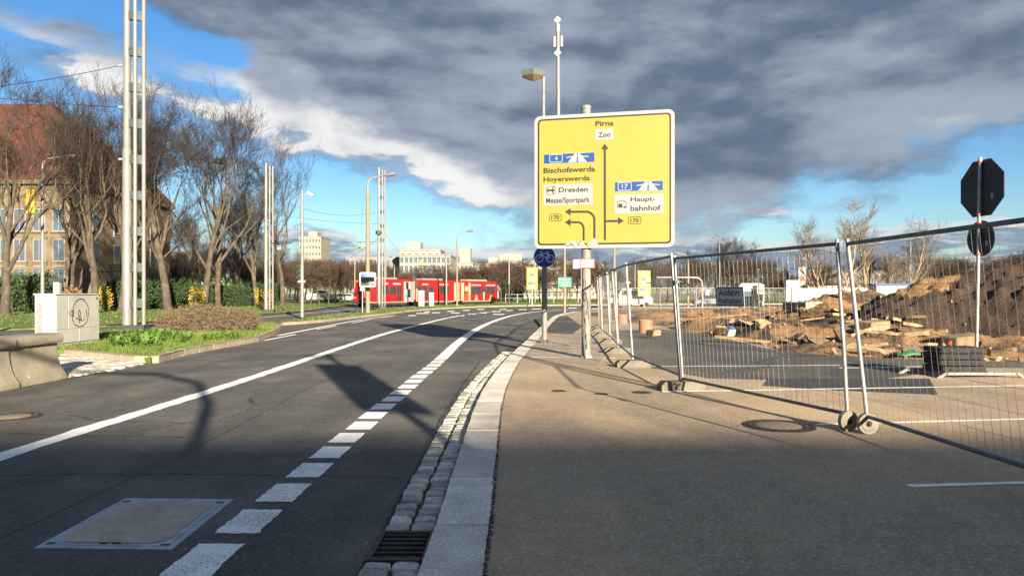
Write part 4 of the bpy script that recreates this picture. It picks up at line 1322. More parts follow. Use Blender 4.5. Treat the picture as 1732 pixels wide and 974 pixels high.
for (cx, cy) in ((-.15, -.38), (-.45, .35)):
    for s_ in (-1, 1): mb.box((cx + s_ * .70, cy, .04), (.20, .06, .05), rot=Matrix.Rotation(s_ * R(30), 3, 'Y'))
mb.build('stand', mat('stand_steel', (.13, .135, .14), .5, .3), ss)
for k, (x, y, a, z) in enumerate(((-.42, -.02, 3, .10), (-.40, .0, -4, .21), (-.43, 0.02, 2, .32), (-.40, -.01, -2, .43))):
    mb = MB()
    mb.prism(rrect(-.42, -.32, .42, .32, .07, 4), 0, .095, 'XY')
    for q in (-.2, .2): mb.box((q, -.325, .048), (.16, .02, .05))
    t = mb.build('rubber_weight', M['rubber'], None, loc=(X(1651, DS) + x, DS + y, z), bevel=.02); t.rotation_euler = (0, 0, R(a))
    tag(t, ('black rubber base weight lying directly on the sign stand', 'black rubber base weight second up in the stack', 'black rubber base weight third up in the stack', 'black rubber base weight topmost of the stack')[k], 'weight', 'rubber weights on the sign stand')

# ============================================================ COVERS AND DRAIN
def round_cover(p, r, label, z):
    t = thing('manhole_cover', label, 'manhole cover', (p.x, p.y, z))
    mb = MB(); mb.lathe([(r, -.03), (r, .004), (r * .965, .009), (r * .90, .010), (r * .885, .003), (r * .86, .003), (r * .845, .010), (r * .68, .010), (r * .665, .004), (r * .64, .004)], 44)
    mb.build('frame', M['iron'], t, True)
    mb = MB(); mb.lathe([(r * .63, -.03), (r * .63, .007), (r * .60, .011)], 40); mb.build('lid', M['lid'], t, True)
    mb = MB()
    for k in range(22):
        a = 2 * math.pi * k / 22; mb.box((r * .76 * math.cos(a), r * .76 * math.sin(a), .0125), (.10 * r, .035 * r, .005), a)
    mb.build('studs', M['iron'], t)['kind'] = 'stuff'
    return t
p = G(1317, 720); round_cover(p, .40, 'round cast iron manhole cover with concrete lid set in the pavement', 0.0)
p = G(18, 705, ROADZ); round_cover(p, .36, 'round manhole cover worn smooth in the dark road near the barrier', ROADZ)
for (px, py, sz, lb) in ((945, 661, .08, 'small iron valve cap in the pavement with a pale crumb'), (1017, 666, .07, 'small iron valve cap midway between two others on the pavement'), (1085, 663.5, .10, 'widest iron valve cap beside the fence foot')):
    p = G(px, py); mb = MB(); mb.lathe([(sz * 1.5, -.02), (sz * 1.5, .003), (sz * 1.3, .007), (sz * .8, .008), (sz * .6, .004)], 20)
    tag(mb.build('valve_cap', M['iron'], None, True, loc=(p.x, p.y, 0)), lb, 'valve cap', 'valve caps in the pavement')
# rectangular cover in the road
t = thing('inspection_cover', 'large rectangular steel inspection cover with concrete infill in the road', 'manhole cover', G(227, 886, ROADZ))
c0 = G(227, 886, ROADZ)
qd = [G(*p_, ROADZ) - c0 for p_ in ((58, 927), (290, 930), (395, 845), (212, 843))]
def inset(q, k): return [p_ * k for p_ in q]
def ring(q0, q1, z0, z1): return [*[Vector((a.x, a.y, z0)) for a in q0], *[Vector((a.x, a.y, z1)) for a in q1]], [(i, (i + 1) % 4, (i + 1) % 4 + 4, i + 4) for i in range(4)]
mb = MB(); vs, fs = ring(qd, qd, -.03, .006); mb.add(vs, fs); vs, fs = ring(qd, inset(qd, .905), .006, .007); mb.add(vs, fs); vs, fs = ring(inset(qd, .905), inset(qd, .895), .007, -.004); mb.add(vs, fs)
mb.build('frame', M['iron_blue'], t)
mb = MB(); vs, fs = ring(inset(qd, .893), inset(qd, .893), -.01, .007); mb.add(vs, fs); mb.add([Vector((a.x, a.y, .007)) for a in inset(qd, .893)], [(0, 1, 2, 3)]); lid = mb.build('lid', M['iron_blue'], t)
q7 = inset(qd, .80)
pts = []
for i in range(4):
    a, b, c_ = q7[i - 1], q7[i], q7[(i + 1) % 4]
    for k in range(6):
        u = k / 5; e0 = b.lerp(a, .16); e1 = b.lerp(c_, .16); pts.append((1 - u) ** 2 * e0 + 2 * u * (1 - u) * b + u * u * e1)
mb = MB(); mb.add([Vector((a.x, a.y, .0105)) for a in pts], [tuple(range(len(pts)))]); mb.build('infill', M['cover_fill'], t)
for i in range(4):
    p_ = inset(qd, .845)[i]; MB().box((p_.x, p_.y, .0085), (.05, .025, .004)).build('bolt', M['black'], lid)
m_ = (inset(qd, .82)[0] + inset(qd, .82)[1]) / 2
for q_ in (-.03, .05): MB().box((m_.x + q_, m_.y, .010), (.048, .02, .006)).build('lift_hole', M['black'], lid)
# drain grate
gm = KP.at((GR0 + GR1) / 2, .535, ROADZ); _, gd = KP.frame((GR0 + GR1) / 2)
t = thing('drain_grate', 'rusty cast iron gully grate between gutter setts and kerb', 'drain', gm, math.atan2(gd.y, gd.x) - math.pi / 2)
gw, gl = .36, GR1 - GR0
mb = MB(); mb.box((0, 0, -.045), (gw - .02, gl - .02, .02)); mb.build('pit', M['black'], t)
mb = MB()
for s_ in (-1, 1):
    mb.box((s_ * (gw / 2 - .018), 0, .004), (.036, gl, .05)); mb.box((0, s_ * (gl / 2 - .022), .0045), (gw - .072, .044, .05))
mb.build('frame', M['iron'], t, bevel=.006)
nbar = 6
for k in range(nbar):
    y = -gl / 2 + .07 + (gl - .14) * k / (nbar - 1)
    mb = MB(); mb.box((0, y, .002), (gw - .074, .030, .045)); mb.build('bar', M['iron'], t, bevel=.008)
mb = MB()
for x in (-.06, .06): mb.box((x, 0, -.006), (.03, gl - .09, .03))
mb.build('cross_bar', M['iron'], t)

# ============================================================ BUILDING-SITE DEBRIS
def plank(px, py, L, wd, th, rz, tilt, label, m='timber'):
    p = G(px, py); h, _ = soil_h(p.x, p.y); h = max(0, h)
    mb = MB(); mb.box((0, 0, th / 2), (L, wd, th))
    o = mb.build('plank', M[m], None, loc=(p.x, p.y, h + .02), bevel=.01); o.rotation_euler = (0, tilt, rz)
    return tag(o, label, 'plank', 'timber lying on the site')
plank(1190, 549, 2.6, .25, .07, R(-38), R(6), 'long raw plank slanting on the low sand bank')
plank(1215, 560, 2.2, .22, .07, R(-25), R(-6), 'raw plank beside the blue and white sack')
plank(1290, 582, 2.8, .28, .08, R(-32), R(4), 'wide raw plank running from the sack towards the stop sign')
plank(1345, 566, 2.0, .2, .06, R(-15), R(-8), 'short raw plank in front of the concrete chamber')
plank(1165, 556, 1.4, .2, .06, R(40), R(10), 'short stub of plank at the foot of the bank')
plank(1485, 592, 1.6, .25, .07, R(12), R(5), 'pale plank behind the rubber weights')
for (px, py, r, h, lb) in ((1092, 563, .26, .5, 'upright red clay pipe ring on the sand'), (1053, 548, .24, .48, 'brown clay pipe ring half in shade behind the fence')):
    p = G(px, py); t = thing('clay_pipe', lb, 'pipe', (p.x, p.y, 0))
    mb = MB(); mb.lathe([(r, 0), (r, h * .8), (r * 1.06, h * .82), (r * 1.06, h), (r * .9, h), (r * .88, h * .4)], 22); mb.build('ring', M['clay'], t, True)
    mb = MB(); mb.lathe([(r * 1.065, h * .84), (r * 1.075, h * .9), (r * 1.065, h * .96)], 22); mb.build('collar', M['clay'], t, True)
p = G(1236, 572); hh = soil_h(p.x, p.y)[0]
t = thing('sack', 'blue and white plastic sack slumped on the soil', 'sack', (p.x, p.y, hh), R(20))
me = rock_mesh(77, M['signwhite'], .9); put('bag', me, t, (0, 0, .18), (0, 0, 0), (.75, .5, .62)); me = rock_mesh(78, M['blue_plastic'], .8); put('blue_print', me, t, (.05, -.02, .30), (0, .3, .2), (.62, .46, .42))
p = G(1365, 556); hh = 0.0
t = thing('concrete_chamber', 'pale square concrete chamber standing in the dug soil', 'chamber', (p.x, p.y, hh), R(20))
mb = MB()
for s_ in (-1, 1): mb.box((s_ * .62, 0, .55), (.14, 1.4, 1.1)); mb.box((0, s_ * .63, .55), (1.10, .14, 1.1))
mb.build('wall', M['concrete'], t, bevel=.02)
mb = MB(); mb.box((0, 0, 1.11), (1.42, 1.44, .05)); mb.build('rim', M['concrete_grey'], t, bevel=.01)
p = G(1540, 607); t = MB(); rd = random.Random(2)
vs = []; fs = []
for j in range(5):
    for i in range(9): vs.append((i * .09 - .36, j * .07 - .14, .16 * math.exp(-((i - 4) / 3.2) ** 2 - ((j - 2) / 1.7) ** 2) + rd.uniform(0, .03)))
for j in range(4):
    for i in range(8): fs.append((j * 9 + i, j * 9 + i + 1, j * 9 + i + 10, j * 9 + i + 9))
o = t.add(vs, fs).build('tarpaulin', M['green_tarp'], None, True, loc=(p.x, p.y, .05)); o.modifiers.new('solid', 'SOLIDIFY').thickness = .006
tag(o, 'crumpled green tarpaulin scrap beside the rubber weights', 'tarpaulin')
p = G(1607, 604); o = put('red_cap', rock_mesh(79, M['red_sign'], .8), None, (p.x, p.y, .35), (0, 0, 0), (.24, .2, .2)); tag(o, 'small red plastic cap lying on the soil', 'cap')
for (px, py, sz, lb) in ((1478, 583, .8, 'pale squared stone block lying on the sand'), (1620, 598, .75, 'pink grey stone block behind the sign post'), (1105, 572, .45, 'flat stone slab beside the clay ring')):
    p = G(px, py); h = max(0, soil_h(p.x, p.y)[0]); mb = MB(); mb.box((0, 0, sz * .22), (sz, sz * .6, sz * .44)); o = mb.build('stone_block', M['stone_tan'], None, loc=(p.x, p.y, h - .03), bevel=.04); o.rotation_euler = (.08, -.05, R(25))
    tag(o, lb, 'stone')

# ============================================================ CONCRETE BARRIERS
XB = -8.27
prof = [(0, 0), (0, .07), (-.10, .22), (-.155, .38), (-.175, .52), (-.18, .66), (-.52, .66), (-.54, .4), (-.62, .2), (-.70, .07), (-.70, 0)]
capp = [(-.17, .665), (-.105, .67), (-.075, .71), (-.075, .79), (-.11, .835), (-.2, .85), (-.5, .85), (-.59, .835), (-.625, .79), (-.625, .71), (-.595, .67), (-.53, .665)]
for (y0, y1, dx_, lb) in ((12.30, 13.62, 0, 'concrete barrier with rounded cap whose free end faces the white cabinet'), (9.9, 12.27, .03, 'concrete barrier with rounded cap butted against the end barrier')):
    t = thing('concrete_barrier', lb, 'barrier', (XB + dx_, y0, ROADZ))
    L = y1 - y0
    def sect(pr, ya, yb, m, nm):
        mb = MB(); n = len(pr); vs = []; N = 8
        for k in range(N + 1):
            for (a, b) in pr: vs.append((a + random.uniform(-.003, .003), ya + (yb - ya) * k / N, b + random.uniform(-.002, .002) * (b > .01)))
        fs = [(k * n + i, k * n + (i + 1) % n, (k + 1) * n + (i + 1) % n, (k + 1) * n + i) for k in range(N) for i in range(n)]
        fs += [tuple(range(n)), tuple(N * n + i for i in range(n - 1, -1, -1))]
        return mb.add(vs, fs).build(nm, M[m], t, True)
    sect(prof, 0, L, 'concrete', 'body'); sect(capp, -.005, L + .03, 'concrete', 'cap')
    mb = MB(); mb.lathe([(.028, 0), (.02, .012)], 10, axis='X', c=(-.05, L * .25, .13)); mb.build('lifting_eye', M['concrete_grey'], t)

# ============================================================ UTILITY CABINET
cb = thing('utility_cabinet', 'white utility cabinet with a face doodled in black lines', 'cabinet', (-12.3, 19.75, IS))
mb = MB(); mb.box((-.28, 1.05, .74), (.56, 2.1, 1.34)); body = mb.build('body', M['cabinet'], cb, bevel=.015)
mb = MB(); mb.box((-.28, 1.05, .035), (.52, 2.04, .07)); mb.build('plinth', M['concrete_grey'], cb)
mb = MB(); mb.box((-.28, 1.05, 1.425), (.62, 2.16, .035)); mb.build('roof', M['cabinet'], cb, bevel=.01)
for (y0, y1) in ((.03, .55), (.57, 2.07)):
    mb = MB(); mb.box((.006, (y0 + y1) / 2, .92), (.012, y1 - y0, .90)); d_ = mb.build('door', M['cabinet'], cb, bevel=.004)
    mb = MB(); mb.box((.016, y1 - .06, .95), (.012, .03, .12)); mb.build('handle', M['galv'], d_)
for (y0, y1) in ((.03, 1.05), (1.07, 2.07)):
    mb = MB(); mb.box((.006, (y0 + y1) / 2, .27), (.012, y1 - y0, .36)); mb.build('lower_panel', M['cabinet'], cb, bevel=.004)
mb = MB(); mb.box((-.42, -.008, .72), (.14, .016, .95)); mb.build('side_strip', M['galv'], cb)
mb = MB(); mb.box((.0135, 1.95, 1.30), (.003, .10, .07)); mb.build('sticker', M['green_sign'], body)
# doodle: drawn flat on the long side (plane x = const), y along, z up; image factors from the photo crop
mb = MB()
def doodle(pts, wd, close=False):
    tmp = MB(); flat_stroke(tmp, pts, wd, 0, close=close)
    mb.add([(.0145 + .0002 * len(mb.f), v[0], v[2]) for v in tmp.v], tmp.f)
def dd(x, y): return ((x - 372) / 335 * 2.1 + .0, (590 - y) / 380 * 1.42 + .02)
doodle([dd(*p) for p in ((545, 250), (515, 270), (498, 305), (492, 350), (490, 400), (505, 440), (535, 460), (570, 458), (600, 430), (612, 380), (618, 330), (600, 290), (575, 255))], .028, True)
doodle([dd(*p) for p in ((495, 335), (478, 342), (468, 360), (478, 372), (494, 375))], .024)
for l_ in (((541, 330), (533, 360), (538, 380), (550, 375), (549, 350), (541, 330)), ((540, 380), (541, 435)), ((515, 410), (520, 392), (535, 398)), ((533, 410), (560, 402), (556, 418)), ((548, 392), (556, 386)), ((578, 382), (583, 390)), ((495, 335), (497, 385)), ((597, 332), (598, 382)), ((550, 412), (562, 418)), ((574, 408), (580, 418)), ((545, 250), (570, 252), (580, 270))):
    doodle([dd(*p) for p in l_], .026)
mb.build('doodle', M['signblack'], body, fix=False)
# short post with a dark cross bar behind the cabinet
tp = thing('marker_post', 'short white post with dark cross bar behind the cabinet', 'post', (X(97, 24.0), 24.0, IS))
mb = MB(); mb.box((0, 0, .92), (.20, .12, 1.84)); mb.build('post', M['white'], tp); mb = MB(); mb.box((0, 0, 1.88), (.50, .16, .13)); mb.build('cross_bar', M['darksteel'], tp, bevel=.01); mb = MB(); mb.box((0, -.065, 1.5), (.02, .01, .5)); mb.build('groove', M['galv'], tp)

# ============================================================ CATENARY MASTS
def cat_mast(px, d, h, label, s=1.0, z0=0.0, rz=0.0):
    t = thing('catenary_mast', label, 'mast', (X(px, d), d, z0), rz, 'triple tube masts of the tram line')
    mb = MB(); mb.tube([(0, 0, 0), (0, 0, h * .52), (0, 0, h * .52 + .05), (0, 0, h)], [.175 * s, .165 * s, .135 * s, .12 * s], 16); mb.build('main_tube', M['pole_white'], t, True)
    for (x, y) in ((.36 * s, -.10 * s), (.58 * s, .12 * s)):
        mb = MB(); mb.tube([(x, y, 0), (x, y, h - .25)], .075 * s, 12); mb.build('side_tube', M['pole_white'], t, True)
    z = .9
    while z < h - .3:
        mb = MB(); mb.prism([(.02, -.06 * s), (.34 * s, -.13 * s), (.56 * s, .08 * s), (.52 * s, .14 * s), (.02, .07 * s)], z, z + .34, 'XY'); mb.build('plate', M['galv_dark'], t); z += 1.38
    mb = MB(); mb.box((.28 * s, 0, .12), (1.0 * s, .55 * s, .24)); mb.build('foot', M['darksteel'], t)
    return t
mA = cat_mast(215, 28.2, 13.4, 'tall triple tube tram mast standing on the island beside the cabinet', 1.0, IS)
mB = cat_mast(450, 57, 11.6, 'triple tube tram mast at the verge edge in front of bare trees', .85, .02)
mC = cat_mast(641, 71, 13.6, 'triple tube tram mast on the grass strip before the tram front', .95, .04)
mb = MB(); mb.lathe([(.1, -.2), (.28, -.15), (.28, .15), (.1, .2)], 14, c=(.0, -.3, 7.3)); mb.build('tension_wheel', M['darksteel'], mC)
for z in (10.2, 8.6, 6.6):
    mb = MB(); mb.tube([(-.15, 0, z), (-.32, 0, z)], .05, 8); mb.build('insulator', M['signwhite'], mA)
def wire(a, b, sag, label, r=.012, g='overhead wires of the tram line'):
    a, b = Vector(a), Vector(b); pts = []
    for k in range(13):
        t_ = k / 12; p = a.lerp(b, t_); p.z -= sag * 4 * t_ * (1 - t_); pts.append(p)
    o = MB().tube(pts, r, 5).build('overhead_wire', M['black'], None, True)
    return tag(o, label, 'wire', g)
A_ = lambda z: (X(215, 28.2) - .3, 28.2, z)
def W(px, py, d): return (X(px, d), d, H(py, d))
wire(A_(10.25), W(-40, 150, 30), .1, 'uppermost black wire running from the island mast across the sky')
wire(A_(8.65), W(-60, 160, 32), .05, 'level black wire from the island mast past the building roof')
wire(A_(6.55), W(-60, 150, 46), .2, 'slanting wire from the island mast down in front of the red roof')
wire((X(641, 71), 71, 8.2), W(300, 330, 60), .5, 'wire spanning from the strip mast above the verge trees')
wire((X(641, 71), 71, 9.4), (X(450, 57), 57, 9.2), .9, 'wire slung between the verge mast and the strip mast')
wire((X(641, 71), 71, 6.9), W(560, 452, 100), .3, 'wire running off behind the strip mast over the far track')
wire((X(641, 71) + .5, 71, 7.4), W(690, 440, 108), .2, 'thin wire dropping from the strip mast towards the tram roof')
wire((X(450, 57), 57, 6.6), W(640, 440, 110), .6, 'contact wire above the tram track behind the verge mast')

# ============================================================ LAMPS, POLES, SIGNALS
def lamp_head(t, p, L, rz, m='pole_white'):
    mb = MB(); n = 10; vs = []
    sec = [(0, .05, .05), (.12, .10, .09), (.5, .17, .12), (.85, .16, .10), (1.0, .07, .05)]
    for (s_, w2, h2) in sec:
        for k in range(n):
            a = 2 * math.pi * k / n; vs.append((s_ * L, w2 * math.cos(a), h2 * math.sin(a)))
    fs = [(i * n + k, i * n + (k + 1) % n, (i + 1) * n + (k + 1) % n, (i + 1) * n + k) for i in range(len(sec) - 1) for k in range(n)] + [tuple(range(n)), tuple((len(sec) - 1) * n + k for k in range(n))]
    o = mb.add(vs, fs).build('lamp_head', M[m], t, True); o.location = p; o.rotation_euler = (0, R(-8), rz)
    mb = MB(); mb.prism(rrect(L * .2, -.12, L * .9, .12, .05), -.13, -.09, 'XY'); mb.build('lens', M['glass_sky'], o)
def street_lamp(px, d, h, label, m='pole_beige', r=.12, arm=1.6, rz=0.0, head_l=1.1, z0=0.0):
    t = thing('street_lamp', label, 'street lamp', (X(px, d), d, z0))
    zt = h * .88
    mb = MB(); mb.tube([(0, 0, 0), (0, 0, zt)], [r, r * .75], 14); mb.build('post', M[m], t, True)
    c_, s_ = math.cos(rz), math.sin(rz)
    pts = [(0, 0, zt), (0, 0, h * .94), (.25 * c_, .25 * s_, h * .975), (arm * c_, arm * s_, h * .995)]
    mb = MB(); mb.tube(pts, [r * .5, r * .48, r * .45, r * .4], 10); mb.build('arm', M['pole_white'], t, True)
    mb = MB(); mb.box((0, -r - .01, 1.0), (.16, .02, .5)); mb.build('hatch', M[m], t)
    lamp_head(t, (arm * c_, arm * s_, h * .995), head_l, rz)
    return t
street_lamp(622, 54.7, 10.3, 'thick concrete street lamp with curved arm beside the traffic mirror', 'pole_beige', .17, 1.15, 0, .95, .04)
street_lamp(773, 84, 8.6, 'beige street lamp on the strip before the tram rear', 'pole_beige', .12, 1.1, 0, .8, .04)
street_lamp(1039, 55, 8.2, 'pale street lamp rising behind the large yellow sign', 'pole_beige', .11, 1.5, R(180), .8)
street_lamp(1074, 96, 6.0, 'slim street lamp beyond the white van', 'pole_white', .09, .8, 0, .7)
street_lamp(1164, 76, 5.6, 'beige street lamp behind the far fence with head turned to the sign', 'pole_beige', .11, .8, R(180), .7)
street_lamp(1217, 105, 9.4, 'tall street lamp above the bare trees beyond the site', 'pole_white', .08, .2, R(180), .8)
street_lamp(1540, 75, 8.7, 'slim grey street lamp among the pale trees beyond the heaps', 'pole_white', .08, .3, 0, .9)
street_lamp(72, 52, 11.3, 'white street lamp in front of the sandstone facade', 'pole_white', .13, 1.2, R(20), .9, .02)
street_lamp(667, 118, 6.4, 'slim white lamp standing behind the tram', 'pole_white', .10, .9, R(180), .7)
street_lamp(653, 122, 7.6, 'slimmer pale lamp behind the tram before the glass block', 'pole_white', .09, .4, 0, .6)
street_lamp(905, 112, 6.6, 'thin lamp rising behind the small yellow direction board', 'pole_white', .09, .5, R(180), .6)
# box lamp
DL_ = 32.0
t = thing('box_lamp', 'slim street lamp with hexagonal green box head', 'street lamp', (X(919.5, DL_), DL_, 0))
mb = MB(); mb.tube([(0, 0, 0), (0, 0, 11.0)], [.085, .062], 14); mb.build('post', M['pole_sign'], t, True)
mb = MB(); mb.prism([(.05, -.1), (-.45, -.36), (-.93, -.13), (-.93, .2), (-.4, .38), (.05, .15)], 10.96, 11.20, 'XY'); hd = mb.build('head', mat('lamp_green', (.06, .08, .068), .6, var=.1), t)
mb = MB(); a0 = [(.02, -.08), (-.45, -.39), (-.92, -.13), (-.92, .22), (-.4, .42), (.02, .12)]
vs = [(x, y, 10.955) for x, y in a0] + [((x + .45) * .15 - .45, y * .15, 10.76) for x, y in a0]; mb.add(vs, [(i, (i + 1) % 6, (i + 1) % 6 + 6, i + 6) for i in range(6)] + [tuple(range(6, 12))]); mb.build('diffuser', mat('amber_glass', (.20, .15, .08), .3, var=.1), hd)
def pole(px, d, h, label, m='pole_beige', r=.10, dark_to=0, z0=0.04, rz=0):
    t = thing('pole', label, 'pole', (X(px, d), d, z0))
    mb = MB(); mb.tube([(0, 0, 0 if not dark_to else dark_to), (0, 0, h)], [r, r * .85], 12); mb.build('shaft', M[m], t, True)
    mb = MB(); mb.tube([(0, 0, h), (0, 0, h + .08)], r * 1.1, 12); mb.build('cap', M['galv'], t)
    if dark_to: mb = MB(); mb.tube([(0, 0, 0), (0, 0, dark_to)], r * 1.05, 12); mb.build('sleeve', M['darksteel'], t, True)
    return t
pole(755, 92, 6.4, 'bare pale pole on the strip before the red and cream tram panels', 'pole_white', .11)
pole(861, 98, 6.0, 'pole with dark lower sleeve on the strip behind the tram', 'pole_white', .12, 2.7)
pole(600, 98, 5.4, 'slim pole behind the tram front window', 'pole_beige', .10, 0, 0)
pole(1332, 88, 5.2, 'dark square-topped pole beyond the excavation', 'darksteel', .13, 0, 0)
pole(983, 90, 5.0, 'thin pole behind the small notice on the post', 'pole_white', .07, 0, 0)
pole(1283, 85, 4.2, 'dark thin pole between the kiosk and the white pillar', 'darksteel', .08, 0, 0)
# green bicycle route sign
t = thing('cycle_route_sign', 'green cycle route board on a beige pole behind the bicycle sign', 'road sign', (X(955, 57), 57, 0))
mb = MB(); mb.tube([(0, 0, 0), (0, 0, 6.0)], [.11, .09], 12); mb.build('post', M['pole_beige'], t, True)
mb = MB(); mb.prism(rrect(-.52, 1.97, .52, 2.74, .03), -.14, -.115); b_ = mb.build('board', M['green_sign'], t)
mb = MB()
for z in (2.55, 2.34, 2.12):
    mb.box((-.02, -.1425, z), (.72 if z > 2.2 else .5, .004, .06))
for z in (2.6, 2.36): mb.prism(circle(-.43, z, .05, 12), -.144, -.141)
mb.prism(circle(.40, 2.1, .06, 12), -.144, -.141); mb.build('legend', M['signwhite'], b_); mb = MB(); mb.box((.40, -.142, 2.60), (.16, .004, .1)); mb.build('route_badge', M['signblue'], b_)
# small yellow triple direction boards
def triple(px, d, ztop, label, zb=None):
    t = thing('direction_board', label, 'road sign', (X(px, d), d, 0), 0, 'small yellow direction boards')
    mb = MB(); mb.tube([(0, .08, 0), (0, .08, ztop)], .085, 10); mb.build('post', M['white'], t, True)
    z = ztop; w2 = .66
    for k, h_ in enumerate((.62, 1.10, .95)):
        mb = MB(); mb.prism(rrect(-w2, z - h_ + .02, w2, z, .05), -.02, .0); b_ = mb.build('board', M['yellow'], t)
        mb = MB()
        if k == 0:
            mb.box((0, -.0225, z - .2), (.5, .004, .10)); mb.box((0, -.0225, z - .42), (.35, .004, .14))
            mb.build('destination_field', M['signwhite'], b_)
        elif k == 1:
            mb.box((0.08, -.0225, z - .78), (.75, .004, .36)); mb.build('destination_field', M['signwhite'], b_)
            mb = MB(); mb.box((.08, -.0225, z - .28), (.78, .004, .2)); mb.build('motorway_field', M['signblue'], b_)
            mb = MB(); mb.box((.3, -.025, z - .28), (.15, .004, .16)); mb.build('motorway_symbol', M['signwhite'], b_)
        else:
            mb = MB(); mb.box((-.06, -.0225, z - .22), (.85, .004, .2)); mb.build('motorway_field', M['signblue'], b_)
            mb = MB(); mb.box((.16, -.025, z - .22), (.15, .004, .16)); mb.box((0, -.025, z - .62), (.7, .004, .24)); mb.build('destination_field', M['signwhite'], b_)
        mb = MB(); ax = -.56 if k < 2 else .56
        s_ = -1 if k < 2 else 1
        mb.add([(ax + s_ * .05, -.0235, z - h_ * .45), (ax - s_ * .05, -.0235, z - h_ * .45 + .07), (ax - s_ * .05, -.0235, z - h_ * .45 - .07)], [(0, 1, 2)]); mb.build('arrow', M['signblack'], b_, fix=False)
        z -= h_
    return t
triple(900, 88, 4.62, 'yellow three-tier direction board on the grass beyond the road')
triple(1089.5, 76, 3.85, 'yellow three-tier direction board behind the van and far fence')
# traffic signal and camera pole
t = thing('traffic_signal', 'pale pole with dark green three-lens signal and a camera on top', 'traffic light', (X(511, 45), 45, .04))
mb = MB(); mb.tube([(0, 0, 0), (0, 0, 7.75)], [.115, .08], 14); mb.build('post', M['pole_white'], t, True)
mb = MB(); mb.tube([(.03, 0, 7.5), (.45, 0, 7.62)], .03, 8); mb.box((.52, 0, 7.55), (.42, .14, .16), rot=Matrix.Rotation(R(32), 3, 'Y')); mb.build('camera', M['white'], t)
mb = MB(); mb.box((-.18, -.02, 2.72), (.26, .22, .92)); hs_ = mb.build('signal_head', M['green_sign'] if False else mat('signal_green', (.02, .06, .045), .5), t, bevel=.03)
for z in (3.02, 2.72, 2.42):
    mb = MB(); mb.lathe([(.10, -.13), (.11, -.18), (.10, -.32)], 14, axis='Y', c=(-.18, 0, z)); mb.build('hood', M['black'], hs_, True)
mb = MB(); mb.box((-.02, 0, 2.18), (.42, .3, .14)); mb.build('clamp', M['white'], t, bevel=.02)
t = thing('pedestrian_signal', 'slim pole with dark signal heads before the tram side', 'traffic light', (X(701, 84), 84, .04))
mb = MB(); mb.tube([(0, 0, 0), (0, 0, 3.3)], .08, 10); mb.build('post', M['pole_white'], t, True)
mb = MB(); mb.box((-.1, 0, 3.25), (.3, .25, .8)); mb.box((.22, 0, 2.45), (.28, .25, .9)); h_ = mb.build('signal_head', M['black'], t, bevel=.03)
mb = MB(); mb.lathe([(.09, -.13), (.1, -.25)], 10, axis='Y', c=(.22, 0, 2.7)); mb.build('hood', M['darksteel'], h_)
# traffic mirror
t = thing('traffic_mirror', 'rectangular convex traffic mirror with white frame on a thin post', 'mirror', (X(613, 53.5), 53.5, .04), R(6))
mb = MB(); mb.tube([(0, .05, 0), (0, .05, 2.6)], .04, 10); mb.build('post', M['galv'], t, True)
mb = MB(); mb.prism(rrect(-.22, 1.9, 1.0 - .02, 3.0, .14), -.05, .03); mb.build('frame', M['signwhite'], t).location = (0, 0, 0)
mb = MB(); n = 10; vs = []; fs = []
for j in range(n + 1):
    for i in range(n + 1):
        a, b = i / n * 2 - 1, j / n * 2 - 1; vs.append((.38 + a * .49, -.055 - .05 * (1 - a * a * .5 - b * b * .5), 2.45 + b * .44))
for j in range(n):
    for i in range(n): fs.append((j * (n + 1) + i, j * (n + 1) + i + 1, (j + 1) * (n + 1) + i + 1, (j + 1) * (n + 1) + i))
mb.add(vs, fs).build('mirror_glass', M['mirror'], t, True)
mb = MB(); mb.box((0, .0, 1.75), (.34, .08, .22)); mb.build('bracket', M['signwhite'], t)
# small hanging signals on span wires and cabinets on the strip
for (px, py, d, m, lb) in ((472, 419, 57, 'red_sign', 'small red and white plate hung by the verge mast'), (610, 417, 71, 'yellow', 'small yellow plate hung left of the strip mast'), (713, 443, 95, 'yellow', 'small amber plate hung above the tram roof')):
    t = thing('hanging_plate', lb, 'plate', (X(px, d), d, H(py, d))); s_ = .018 * d / 57 * 17
    mb = MB(); mb.box((0, 0, 0), (s_, .06, s_)); mb.build('plate', M['signwhite' if m == 'red_sign' else m], t, bevel=.01); mb = MB(); mb.box((0, -.035, s_ * .2), (s_ * .8, .01, s_ * .4)); mb.build('field', M[m], t); mb = MB(); mb.tube([(0, 0, s_ * .5), (0, 0, s_ * .5 + .25)], .015, 6); mb.build('hanger', M['black'], t)
    if m == 'red_sign': wire((X(450, d), d, H(py, d) + .35), (X(px + 22, d), d, H(py, d) + .35), 0, 'short bracket wire holding the red and white plate', .03)
    else: wire((X(px - 8, d), d, H(py, d) + s_ * .5 + .25), (X(px + 32, d), d, H(py, d) + s_ * .5 + .3), .02, 'short span wire holding the %s plate' % ('yellow' if px < 700 else 'amber'), .02)
for (px, d, h, w2, lb) in ((713, 80, 1.65, .62, 'taller white switch cabinet on the strip before the tram'), (730, 81, 1.45, .5, 'shorter white switch cabinet on the strip before the tram')):
    t = thing('switch_cabinet', lb, 'cabinet', (X(px, d), d, .04)); mb = MB(); mb.box((0, 0, h / 2 + .05), (w2, .4, h)); mb.build('body', M['white'], t, bevel=.02); mb = MB(); mb.box((0, 0, h + .08), (w2 + .06, .46, .06)); mb.build('roof', M['white'], t); mb = MB(); mb.box((0, -.205, h * .5), (w2 * .9, .012, h * .8)); mb.build('door', M['cabinet'], t)
